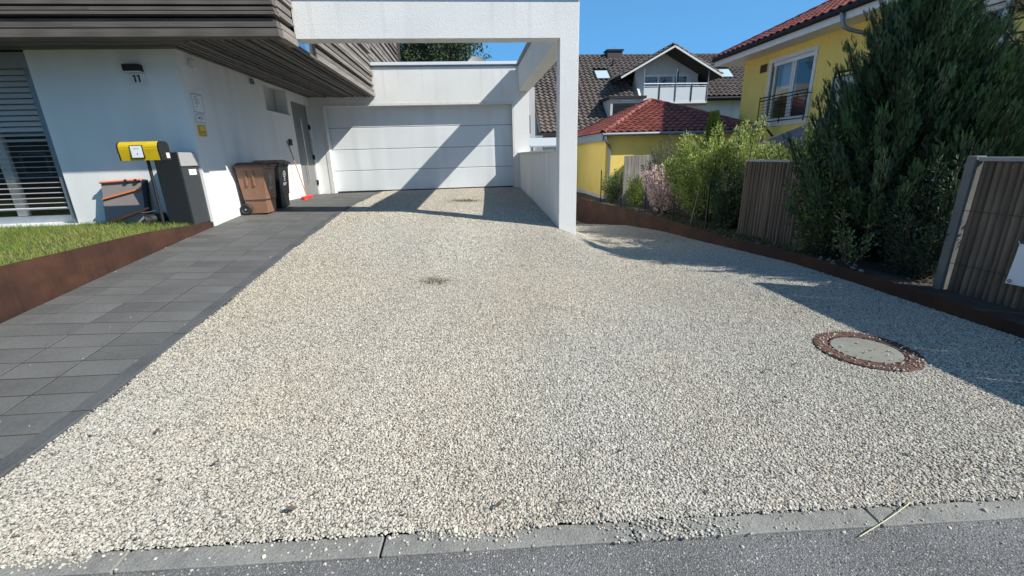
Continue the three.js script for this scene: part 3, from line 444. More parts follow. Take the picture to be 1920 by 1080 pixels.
// yellow newspaper box
{
  const t = thing('newspaper_box', 'yellow newspaper box with a white label on a black post', 'newspaper box', [-4.33, -0.84, -6.5]);
  part(t, 'post', bar(V(-4.33, -0.9, -6.53), V(-4.33, 0.08, -6.55), 0.02, 0.02, 12), M.black);
  const prof = (s) => { const p = new THREE.Shape(); p.moveTo(-0.11 * s, -0.12 * s); p.lineTo(0.095 * s, -0.12 * s); p.lineTo(0.11 * s, 0.03 * s); p.absarc(0.03 * s, 0.05 * s, 0.078 * s, -0.2, 1.6, false); p.lineTo(-0.05 * s, 0.128 * s); p.absarc(-0.04 * s, 0.058 * s, 0.07 * s, 1.7, 3.1, false); p.closePath(); return p; };
  const mk = (s, l) => new THREE.ExtrudeGeometry(prof(s), { depth: l, bevelEnabled: false, curveSegments: 10 }).rotateY(-Math.PI / 2);
  const flip = (g, x, s) => boxUV(g.scale(-1, 1, 1).translate(0, 0, 0).scale(1, 1, 1).translate(x, 0.2, -6.93));
  const body = part(t, 'body', boxUV(new THREE.ExtrudeGeometry(prof(0.95), { depth: 0.478, bevelEnabled: true, bevelSize: 0.003, bevelThickness: 0.003, bevelSegments: 1, curveSegments: 10 }).rotateY(-Math.PI / 2).translate(-4.116, 0.188, -6.555)), M.yellow);
  part(body, 'end_cap', boxUV(new THREE.ExtrudeGeometry(prof(0.985), { depth: 0.02, bevelEnabled: false, curveSegments: 10 }).rotateY(-Math.PI / 2).translate(-4.09, 0.188, -6.555)), M.black);
  part(body, 'end_cap', boxUV(new THREE.ExtrudeGeometry(prof(0.985), { depth: 0.015, bevelEnabled: false, curveSegments: 10 }).rotateY(-Math.PI / 2).translate(-4.598, 0.188, -6.555)), M.black);
  const lf = part(body, 'label_frame', boxUV(new THREE.BoxGeometry(0.16, 0.165, 0.03).translate(-4.368, 0.182, -6.456)), M.black);
  part(lf, 'label', new THREE.PlaneGeometry(0.142, 0.147).translate(-4.368, 0.182, -6.4395), canvasMat(256, 256, (x, w, h) => { x.fillStyle = '#e9eced'; x.fillRect(0, 0, w, h); x.fillStyle = '#8f979c'; x.fillRect(70, 46, 110, 10); x.fillRect(60, 70, 130, 8); x.fillStyle = '#3f474d'; x.beginPath(); x.arc(130, 176, 16, 0, 7); x.fill(); }));
  part(body, 'end_label', new THREE.PlaneGeometry(0.07, 0.07).rotateY(Math.PI / 2).translate(-4.0875, 0.13, -6.6), M.white);
}
// board leaning on the wall with orange rods
{
  const t = thing('leaning_board', 'dark grey board with orange rods leaning on the sunlit white wall', 'board', [-5.15, -0.85, -7.08]);
  const a = Math.atan2(0.14, 0.63), put = (g) => boxUV(g.rotateX(-a).translate(-5.17, -0.53, -7.13));
  part(t, 'panel', put(new RoundedBoxGeometry(0.62, 0.65, 0.05, 1, 0.006)), std({ color: col(0.27, 0.235, 0.225), roughness: 0.8, map: T.mottle }));
  part(t, 'edge_strip', put(new RoundedBoxGeometry(0.055, 0.66, 0.07, 1, 0.006).translate(0.29, 0.01, 0)), M.black);
  const rod = (x0, y0, x1, y1, r = 0.014) => put(bar(V(x0, y0, 0.042), V(x1, y1, 0.042), r));
  part(t, 'rod', rod(-0.31, 0.31, 0.27, 0.335, 0.02), std({ color: col(0.75, 0.3, 0.18), roughness: 0.6 })); part(t, 'rod', rod(-0.3, 0.06, 0.26, 0.2), M.orange); part(t, 'rod', rod(-0.26, -0.3, 0.33, -0.09, 0.019), M.orange);
  for (const x of [0.06, 0.2]) part(t, 'clip', put(new THREE.BoxGeometry(0.035, 0.05, 0.03).translate(x, 0.315, 0.05)), M.black);
  const p = thing('plant_pot', 'black plastic plant pot lying on its side behind the newspaper box post', 'plant pot', [-4.72, -0.85, -7.0]);
  const q = (g) => boxUV(g.rotateZ(Math.PI / 2 + 0.15).rotateY(0.4).translate(-4.72, -0.765, -7.02));
  part(p, 'pot', q(new THREE.LatheGeometry([V2(0.0, -0.12), V2(0.068, -0.12), V2(0.088, 0.11), V2(0.098, 0.112), V2(0.098, 0.13), V2(0.084, 0.13), V2(0.064, -0.1), V2(0, -0.1)], 20)), M.black);
  part(p, 'string', tube([V(-4.9, -0.66, -6.95), V(-4.75, -0.655, -6.9), V(-4.6, -0.63, -6.86)], 0.005), M.greyPaint);
}
// grass on the lawn
{
  const g = new THREE.BufferGeometry(); g.setAttribute('position', new THREE.Float32BufferAttribute([-0.5, 0, 0, 0.5, 0, 0, 0.28, 0.55, 0.12, -0.5, 0, 0, 0.28, 0.55, 0.12, -0.28, 0.55, 0.12, -0.28, 0.55, 0.12, 0.28, 0.55, 0.12, 0.05, 1, 0.42], 3)); g.computeVertexNormals();
  const r = rng(77), l = [];
  for (let i = 0; i < 42000; i++) {
    const x = -4.105 - 5.2 * Math.pow(r(), 1.1), z = rr(-2.9, -7.25, r); if (z < -7.12 && r() < 0.6) continue;
    const y = -0.845 - 0.03 * sm(-6.4, -7.2, z) * sm(-5.2, -4.3, x), hgt = rr(0.035, 0.085, r) * (0.6 + 0.8 * noise(x / 8 + 3, z / 8 + 3, 12, 3)), dry = noise(x / 9 + 2, z / 9 + 2, 14, 5) > 0.62 ? 0.5 : 0.1, k = rr(0.7, 1.3, r);
    l.push({ m: new THREE.Matrix4().compose(V(x, y, z), Q4.setFromEuler(E3.set(rr(-0.5, 0.5, r), r() * 6.28, rr(-0.4, 0.4, r))), V(rr(0.004, 0.008, r), hgt, hgt)), c: r() < dry ? col(0.31 * k, 0.29 * k, 0.08 * k) : col(0.15 * k, 0.22 * k, 0.022 * k) });
  }
  const im = instanced('lawn_grass', g, M.leaf(1, 1, 1, 0.3), l); im.userData.label = 'green lawn grass with dry blades behind the rusty edge'; im.userData.category = 'grass'; scene.add(im);
}
// manhole cover, stem and small litter on the drive
{
  const x = 2.92, z = -2.7, y = ground(x, z), t = thing('manhole_cover', 'round manhole cover of grey concrete in a rusty iron ring', 'manhole cover', [x, y, z]);
  const dx = (ground(x + 0.2, z) - ground(x - 0.2, z)) / 0.4, dz = (ground(x, z + 0.2) - ground(x, z - 0.2)) / 0.4, q = new THREE.Quaternion().setFromUnitVectors(V(0, 1, 0), V(-dx, 1, -dz).normalize());
  const put = (g) => boxUV(g.applyQuaternion(q).translate(x, y + 0.002, z)), rust = std({ color: col(0.125, 0.06, 0.043), roughness: 0.85, map: T.concrete, bumpMap: T.paverBump, bumpScale: 0.0015 });
  const ring = part(t, 'iron_ring', put(new THREE.LatheGeometry([V2(0.335, -0.08), V2(0.335, 0.008), V2(0.328, 0.014), V2(0.245, 0.014), V2(0.243, -0.02)], 64)), rust);
  part(t, 'cover_rim', put(new THREE.LatheGeometry([V2(0.238, -0.04), V2(0.238, 0.012), V2(0.222, 0.012), V2(0.22, 0.004)], 64)), rust);
  part(t, 'concrete_plate', put(new THREE.LatheGeometry([V2(0, 0.009), V2(0.12, 0.009), V2(0.221, 0.008)], 64)), M.concrete);
  const lugs = []; for (let i = 0; i < 34; i++) { const a = (i / 34) * 6.283; lugs.push(put(new THREE.BoxGeometry(0.018, 0.004, 0.02).translate(0.312, 0.0155, 0).rotateY(a))); if (i % 2) lugs.push(put(new THREE.BoxGeometry(0.014, 0.004, 0.018).translate(0.272, 0.0155, 0).rotateY(a + 0.06))); }
  part(ring, 'lug', join(lugs), rust).userData.kind = 'stuff';
  const slots = []; for (let i = 0; i < 16; i++) { const a = (i / 16) * 6.283 + 0.1; slots.push(put(new THREE.CylinderGeometry(0.011, 0.011, 0.004, 10).translate(0.2305, 0.0125, 0).rotateY(a))); }
  part(t, 'vent_hole', join(slots), M.void).userData.kind = 'stuff';
  const r = rng(9), pl = []; for (let i = 0; i < 190; i++) { const a = r() * 6.283, d = r() < 0.85 ? rr(0.24, 0.34, r) : rr(0, 0.22, r); const s = rr(0.008, 0.018, r), p = V(Math.cos(a) * d, 0.016, Math.sin(a) * d).applyQuaternion(q); if (a > 4.6 && r() < 0.5) continue; pl.push({ m: mat4(V(x + p.x, y + 0.004 + p.y, z + p.z), r() * 3, r() * 6, 0, s), c: stoneTint(r) }); }
  instanced('grit', stoneGeo[4], M.stone, pl, t);
  solo('straw', tube([V(1.49, -1.508, -1.225), V(1.6, -1.499, -1.258), V(1.72, -1.49, -1.297), V(1.83, -1.484, -1.338)], 0.0019, 6), std({ color: col(0.62, 0.58, 0.34), roughness: 0.7 }), 'pale dry straw lying across the kerb onto the asphalt', 'straw');
  { // bits of twig, husk and leaf strewn over the gravel
    const rl = rng(33), l = []; const chip = new THREE.BoxGeometry(1, 0.12, 0.3); for (let i = 0; i < 420; i++) { const x = i % 3 ? rr(-2.3, 4.1, rl) : rr(2.6, 4.1, rl), z = -1.5 - 7.5 * Math.pow(rl(), 1.4); if (z < -7 && x > 1.4 && x < 1.8) continue; const k = rr(0.4, 1.5, rl), s = rr(0.007, 0.03, rl); l.push({ m: mat4(V(x, ground(x, z) + 0.013, z), rr(-0.3, 0.3, rl), rl() * 6.28, rr(-0.3, 0.3, rl), s, 0.012, s * 0.9), c: col(0.1 * k, 0.075 * k, 0.05 * k) }); }
    const im = instanced('plant_litter', boxUV(chip), M.stone, l); tag(im, 'small dark twigs and husks scattered over the gravel', 'litter'); scene.add(im);
  }
  // dry leaves and small weeds
  const leafG = (s) => { const g = new THREE.PlaneGeometry(s, s * 0.55, 4, 2), p = g.attributes.position; for (let i = 0; i < p.count; i++) { const u = p.getX(i) / s; p.setY(i, p.getY(i) * (1 - 3.4 * u * u)); p.setZ(i, 0.12 * s * Math.sin(u * 5) + 0.3 * Math.abs(p.getY(i))); } g.rotateX(-Math.PI / 2); g.computeVertexNormals(); return g; };
  const brown = std({ color: col(0.11, 0.085, 0.06), roughness: 0.9, side: THREE.DoubleSide });
  [[-1.36, -1.97, 0.04, 'dark dry leaf on the gravel, nearest to the paver path'], [-1.85, -2.3, 0.04, 'dark dry leaf on the gravel close to the edging stones'], [-0.86, -1.62, 0.05, 'dry leaf on the gravel just behind the left half of the kerb'], [1.98, -2.48, 0.05, 'dark crumpled leaf on the gravel beside the manhole cover'], [0.05, -1.53, 0.04, 'dark dry leaf by the kerb at the middle of the drive']].forEach(([a, b, s, label], i) => { const g = leafG(s).rotateY(i * 1.7).translate(a, ground(a, b) + 0.028, b); solo('dry_leaf', boxUV(g), brown, label, 'leaf', 'dry leaves on the drive'); });
  const weed = (cx, cz, n, rad, hgt, label) => { const r2 = rng(n), list = []; for (let i = 0; i < n; i++) { const a = r2() * 6.28, d = rad * Math.pow(r2(), 0.7), px = cx + Math.cos(a) * d * 1.5, pz = cz + Math.sin(a) * d; list.push(bar(V(px, ground(px, pz) - 0.005, pz), V(px + rr(-0.03, 0.03, r2), ground(px, pz) + hgt * rr(0.4, 1, r2), pz + rr(-0.03, 0.03, r2)), 0.0035, 0.0008, 4)); } solo('weed_tuft', join(list), std({ color: col(0.1, 0.11, 0.05), roughness: 0.9 }), label, 'weed', 'weeds in the gravel'); };
  weed(-0.46, -4.78, 90, 0.11, 0.035, 'thin dark weed tuft in the middle of the sunlit gravel'); weed(-0.13, -9.9, 170, 0.2, 0.055, 'flat dark weed in the gravel patch before the garage door');
}

// ---------------------------------------------------------------- pan tiles
// one tile: u across (width 0.3), v up the slope (length 0.37), w out of the roof
function tileGeo(w, l) {
  const n = 6, h = (s) => 0.032 * Math.sin(s * Math.PI * 2 - 0.6) + (s > 0.82 ? 0.012 : 0), q = [], P = (i, v, o) => [(i / n - 0.5) * w * 1.06, v, h(i / n) + o];
  const quad = (a, b, c, d) => q.push(...a, ...b, ...c, ...a, ...c, ...d);
  for (let i = 0; i < n; i++) { quad(P(i, 0, 0.05), P(i + 1, 0, 0.05), P(i + 1, l * 1.12, 0.008), P(i, l * 1.12, 0.008)); quad(P(i, 0, 0.02), P(i + 1, 0, 0.02), P(i + 1, 0, 0.05), P(i, 0, 0.05)); }
  quad(P(0, 0, 0.02), P(0, 0, 0.05), P(0, l, 0.012), P(0, l, -0.01)); quad(P(n, 0, 0.05), P(n, 0, 0.02), P(n, l, -0.01), P(n, l, 0.012));
  const g = new THREE.BufferGeometry(); g.setAttribute('position', new THREE.Float32BufferAttribute(q, 3)); g.computeVertexNormals(); return boxUV(g);
}
const tileBig = tileGeo(0.3, 0.34), tileSmall = tileGeo(0.27, 0.31);
// calls put(matrix position, quaternion, a, b) for every tile of a slope: o lower corner, u along the eave, v up the slope
function slope(o, u, v, cols, rows, inside, put, w = 0.3, l = 0.34) {
  const n = u.clone().cross(v).normalize(), q = new THREE.Quaternion().setFromRotationMatrix(new THREE.Matrix4().makeBasis(u, v, n));
  for (let j = 0; j < rows; j++) for (let i = 0; i < cols; i++) { const a = (i + 0.5) * w, b = j * l; if (inside(a, b + l / 2)) put(o.clone().addScaledVector(u, a).addScaledVector(v, b).addScaledVector(n, 0.03), q, i, j); }
  return n;
}
const ridgeGeo = (() => { const g = new THREE.CylinderGeometry(0.11, 0.125, 0.4, 10, 1, true, 0, Math.PI).rotateZ(0).rotateX(Math.PI / 2); return boxUV(g); })(); // arch over the z axis after turning
function ridgeRow(parent, a, b, mat, step = 0.36, name = 'ridge_tile') {
  const d = b.clone().sub(a), L = d.length(); d.normalize(); const s = V(0, 1, 0).cross(d).normalize(), u = d.clone().cross(s);
  const g = boxUV(new THREE.CylinderGeometry(0.1, 0.118, 0.39, 8, 1, true, -Math.PI / 2, Math.PI)); // axis y, bulge +z
  const q = new THREE.Quaternion().setFromRotationMatrix(new THREE.Matrix4().makeBasis(s.clone().negate(), d, u));
  for (let t = 0.15; t < L; t += step) placed(parent, name, g, pick(mat), a.clone().addScaledVector(d, t).addScaledVector(u, 0.02), q);
}
// a house wall in world x or z planes is a plain box; windows below
// ---------------------------------------------------------------- yellow garage with hipped roof
{
  const t = thing('yellow_garage', 'low yellow garage with a red tiled hipped roof beyond the wire fence', 'garage', [7.83, -1.87, -19.1]);
  part(t, 'wall', box(5.002, 10.769, -3.026, 0.587, -22.428, -16.02), M.yellowWall);
  part(t, 'plinth', box(4.984, 10.778, -3.026, -1.531, -22.446, -16.007), M.paleRender);
  const A = V(4.824, 0.659, -15.771), B = V(10.902, 0.659, -15.771), C = V(7.832, 2.065, -19.135), D = V(4.824, 0.659, -22.517), E = V(10.902, 0.659, -22.517);
  const under = new THREE.BufferGeometry(); under.setAttribute('position', new THREE.Float32BufferAttribute([A, B, C, D, A, C, E, D, C, B, E, C, A, D, B, B, D, E].flatMap((p) => [p.x, p.y - 0.02, p.z]), 3)); under.computeVertexNormals();
  const roof = part(t, 'roof', boxUV(under), M.redTile[1]);
  part(t, 'soffit', box(4.859, 10.858, 0.587, 0.623, -22.428, -15.806), M.white);
  const put = (p, q) => placed(roof, 'roof_tile', tileSmall, pick(M.redTile), p, q);
  const vf = C.clone().sub(V(C.x, A.y, A.z)), lf = vf.length(); vf.normalize();
  const wid = B.x - A.x, mid = (C.x - A.x) / wid;
  slope(A, V(1, 0, 0), vf, 23, 13, (a, b) => { const k = b / lf, lo = k * (C.x - A.x), hi = wid - k * (B.x - C.x); return a > lo - 0.05 && a < hi + 0.05 && b < lf; }, put, 0.27, 0.31);
  const vl = C.clone().sub(V(A.x, A.y, C.z)), ll = vl.length(); vl.normalize();
  slope(D, V(0, 0, 1), vl, 25, 11, (a, b) => { const k = b / ll; return a > k * 3.38 - 0.05 && a < 6.75 - k * 3.36 + 0.05 && b < ll; }, put, 0.27, 0.31);
  ridgeRow(roof, A, C, M.redTile); ridgeRow(roof, B, C, M.redTile); ridgeRow(roof, D, C, M.redTile);
  // zinc gutter, side fascia and downpipe
  part(t, 'gutter', join([bar(V(4.77, 0.623, -15.717), V(10.947, 0.623, -15.717), 0.065, 0.065, 10), box(4.77, 10.947, 0.623, 0.654, -15.771, -15.673)]), M.zinc);
  part(t, 'fascia', join([box(4.788, 4.851, 0.409, 0.659, -22.517, -15.753), box(4.753, 4.797, 0.641, 0.676, -22.517, -15.735)]), M.zinc);
  part(t, 'downpipe', tube([V(4.895, 0.587, -15.717), V(4.895, 0.445, -15.735), V(5.091, 0.223, -15.931), V(5.126, 0.045, -15.958), V(5.126, -0.89, -15.958), V(5.126, -2.314, -15.958)], 0.045, 8, 40), M.zinc);
}
// ---------------------------------------------------------------- yellow house on the right
{
  const t = thing('yellow_house', 'two storey yellow house with white framed windows and red tiled eaves', 'house', [14.5, -1.5, -11]);
  const X = 10.7;
  // wall facing the drive (towards -x), with openings
  const wall = extX(poly(rect(3, 16.898, -3.4, 3.2), [rect(13.56, 15.66, 0.86, 2.9), rect(8.55, 10.2, 0.3, 2.75)]), X + 0.35, 0.35);
  part(t, 'wall', wall, M.yellowWall);
  part(t, 'wall', join([box(X, 20, -3.4, 3.2, -17.2, -16.9), box(19.7, 20, -3.4, 3.2, -16.9, -3), box(X, 20, -3.4, 3.2, -3, -2.7)]), M.yellowWall);
  part(t, 'inner_floor', box(X + 0.36, 19.6, 0.2, 0.3, -16.8, -3.1), M.void);
  const win = (z0, z1, y0, y1, leaves, name) => { // z0 nearer
    const w = part(t, 'window', join([rbox(X - 0.03, X + 0.02, y0 - 0.14, y0, z1 - 0.12, z0 + 0.12, 0.006), rbox(X - 0.03, X + 0.02, y1, y1 + 0.12, z1 - 0.12, z0 + 0.12, 0.006), rbox(X - 0.03, X + 0.02, y0, y1, z0, z0 + 0.12, 0.006), rbox(X - 0.03, X + 0.02, y0, y1, z1 - 0.12, z1, 0.006)]), M.white);
    part(w, 'pane_backing', box(X + 0.9, X + 0.92, y0, y1, z1, z0), std({ color: col(0.09, 0.085, 0.08), roughness: 1 }));
    const n = leaves, f = 0.085, fr = [];
    for (let i = 0; i < n; i++) { const a = lerp(z0, z1, i / n) - 0.01, b = lerp(z0, z1, (i + 1) / n) + 0.01; fr.push(rbox(X + 0.08, X + 0.15, y0 + 0.01, y0 + 0.12, b, a, 0.006), rbox(X + 0.08, X + 0.15, y1 - 0.11, y1, b, a, 0.006), rbox(X + 0.08, X + 0.15, y0 + 0.12, y1 - 0.11, a - f, a, 0.006), rbox(X + 0.08, X + 0.15, y0 + 0.12, y1 - 0.11, b, b + f, 0.006)); part(w, 'pane', box(X + 0.11, X + 0.118, y0 + 0.12, y1 - 0.11, b + f, a - f), M.glass); }
    part(w, 'frame', join(fr), M.white);
    return w;
  };
  const w1 = win(-13.64, -15.58, 0.88, 2.82, 2); part(w1, 'roller_box', rbox(X + 0.04, X + 0.16, 2.7, 2.83, -15.58, -13.64, 0.006), M.whiteMetal);
  part(w1, 'blind', box(X + 0.3, X + 0.31, 1.95, 2.8, -15.4, -14.7), M.greyPaint);
  win(-8.72, -10.1, 0.4, 2.66, 2);
  // french balcony rail
  const rl = part(t, 'balcony_rail', join([bar(V(X - 0.16, 1.72, -15.78), V(X - 0.16, 1.72, -13.52), 0.018), bar(V(X - 0.16, 1.62, -15.78), V(X - 0.16, 1.62, -13.52), 0.014), bar(V(X - 0.16, 0.9, -15.78), V(X - 0.16, 0.9, -13.52), 0.016)]), M.black);
  for (const z of [-15.78, -14.65, -13.52]) part(rl, 'post', join([bar(V(X - 0.16, 0.82, z), V(X - 0.16, 1.74, z), 0.017), bar(V(X, 1.62, z), V(X - 0.16, 1.62, z), 0.012), bar(V(X, 0.92, z), V(X - 0.16, 0.92, z), 0.012)]), M.black);
  for (let i = 0; i < 6; i++) part(rl, 'rail_bar', bar(V(X - 0.16, 1.0 + i * 0.1, -15.78), V(X - 0.16, 1.0 + i * 0.1, -13.52), 0.007, 0.007, 6), M.black);
  const vent = part(t, 'vent', rbox(X - 0.04, X, 2.6, 2.86, -16.18, -15.85, 0.005), std({ color: col(0.12, 0.08, 0.06), roughness: 0.8 }));
  for (let i = 0; i < 4; i++) part(vent, 'louvre', boxUV(new THREE.BoxGeometry(0.04, 0.012, 0.28).rotateZ(0.5).translate(X - 0.05, 2.65 + i * 0.055, -16.015)), M.woodDark);
  // eaves and roof, hipped at the far end
  part(t, 'soffit', box(10.02, X, 3.16, 3.2, -18.05, -3), M.white);
  part(t, 'soffit', box(X, 20, 3.16, 3.2, -18.05, -17.2), M.white);
  part(t, 'fascia', join([box(9.99, 10.03, 3.16, 3.34, -18.1, -3), box(10.03, 20, 3.16, 3.34, -18.1, -18.06)]), M.white);
  part(t, 'gutter', bar(V(9.93, 3.4, -18.15), V(9.93, 3.4, -3), 0.075, 0.075, 10), M.anthracite);
  part(t, 'downpipe', tube([V(9.93, 3.36, -11.95), V(9.94, 3.2, -11.9), V(9.98, 3.0, -11.86), V(10.5, 2.74, -11.6), V(10.62, 2.6, -11.55), V(10.62, 1, -11.55), V(10.62, -1.6, -11.55)], 0.05, 8, 40), M.zinc);
  const tn = Math.tan(0.436), rise = 4.6 * tn, A = V(9.96, 3.45, -18.15), r0 = V(14.56, 3.45 + rise, -13.55);
  const deck = new THREE.BufferGeometry(); deck.setAttribute('position', new THREE.Float32BufferAttribute([A, V(9.96, 3.45, -3), r0, r0, V(9.96, 3.45, -3), V(14.56, 3.45 + rise, -3), A, r0, V(20, 3.45, -18.15), r0, V(14.56, 3.45 + rise, -3), V(20, 3.45, -3), V(20, 3.45, -18.15), r0, V(20, 3.45, -3)].flatMap((p) => [p.x, p.y - 0.02, p.z]), 3)); deck.computeVertexNormals();
  const roof = part(t, 'roof', boxUV(deck), M.redTile[1]);
  const vs = V(4.6, rise, 0).normalize(), L = Math.hypot(4.6, rise);
  slope(V(9.96, 3.45, -18.15), V(0, 0, 1), vs, 23, 14, (a, b) => a > (b / L) * 4.6 - 0.1 && b < L, (p, q) => placed(roof, 'roof_tile', tileBig, pick(M.redTile), p, q), 0.3, 0.34);
  ridgeRow(roof, A, r0, M.redTile); ridgeRow(roof, r0, V(14.56, 3.45 + rise, -11), M.redTile);
  // frosted screen at the terrace
  const s = thing('terrace_screen', 'frosted glass screen in a dark frame before the yellow wall', 'screen', [9.4, 0.2, -10.9]);
  part(s, 'frame', join([bar(V(9.3, -1.6, -11.05), V(9.3, 1.77, -11.05), 0.03), bar(V(9.3, 1.77, -11.05), V(9.3, 1.76, -10.0), 0.025), bar(V(9.3, 1.77, -11.05), V(10.6, 1.95, -11.3), 0.025), bar(V(9.3, 1.66, -11.05), V(9.3, 1.66, -10.0), 0.018), bar(V(9.3, 0.3, -11.05), V(9.3, 0.3, -10.0), 0.02)]), M.black);
  part(s, 'pane', box(9.29, 9.31, 0.32, 1.64, -11.02, -10.0), std({ color: col(0.33, 0.38, 0.34), roughness: 0.6 }));
}
// rain pipe standing at the corner of the garage roof
{
  const t = thing('rain_pipe', 'thick zinc rain pipe with a diagonal branch below the balcony window', 'pipe', [10.2, 0.2, -15.0]);
  part(t, 'pipe', bar(V(10.25, -1.6, -15.02), V(10.25, 0.9, -15.02), 0.065, 0.065, 12), M.zinc); part(t, 'collar', join([bar(V(10.25, 0.78, -15.02), V(10.25, 0.92, -15.02), 0.085, 0.085, 12)]), M.zinc); part(t, 'branch', bar(V(10.25, 0.8, -15.0), V(10.3, 0.4, -14.5), 0.035), M.anthracite);
}
// closed parasol-like canopy
{
  const t = thing('garden_parasol', 'greyish purple garden parasol rising behind the bushes', 'parasol', [7.5, -1.4, -8.95]);
  const n = 8, q = [], top = V(7.5, 0.62, -8.95), e = (i) => { const a = (i / n) * 6.283 + 0.2; return V(7.5 + Math.cos(a) * 1.25, 0.12, -8.95 + Math.sin(a) * 1.25); };
  for (let i = 0; i < n; i++) { const a = e(i), b = e(i + 1), m = a.clone().add(b).multiplyScalar(0.5); m.x = lerp(m.x, 7.5, 0.05); m.z = lerp(m.z, -8.95, 0.05); const a2 = a.clone(), b2 = b.clone(); a2.y -= 0.12; b2.y -= 0.12; q.push(...top.toArray(), ...m.toArray(), ...a.toArray(), ...top.toArray(), ...b.toArray(), ...m.toArray(), ...a.toArray(), ...m.toArray(), ...a2.toArray(), ...m.toArray(), ...b.toArray(), ...b2.toArray(), ...m.toArray(), ...b2.toArray(), ...a2.toArray()); }
  const g = new THREE.BufferGeometry(); g.setAttribute('position', new THREE.Float32BufferAttribute(q, 3)); g.computeVertexNormals();
  part(t, 'canopy', boxUV(g), std({ color: col(0.17, 0.14, 0.16), roughness: 0.9, side: THREE.DoubleSide })); part(t, 'pole', bar(V(7.5, -1.6, -8.95), V(7.5, 0.66, -8.95), 0.025), M.anthracite);
  const ribs = part(t, 'finial', new THREE.SphereGeometry(0.035, 10, 8).translate(7.5, 0.68, -8.95), M.anthracite);
}
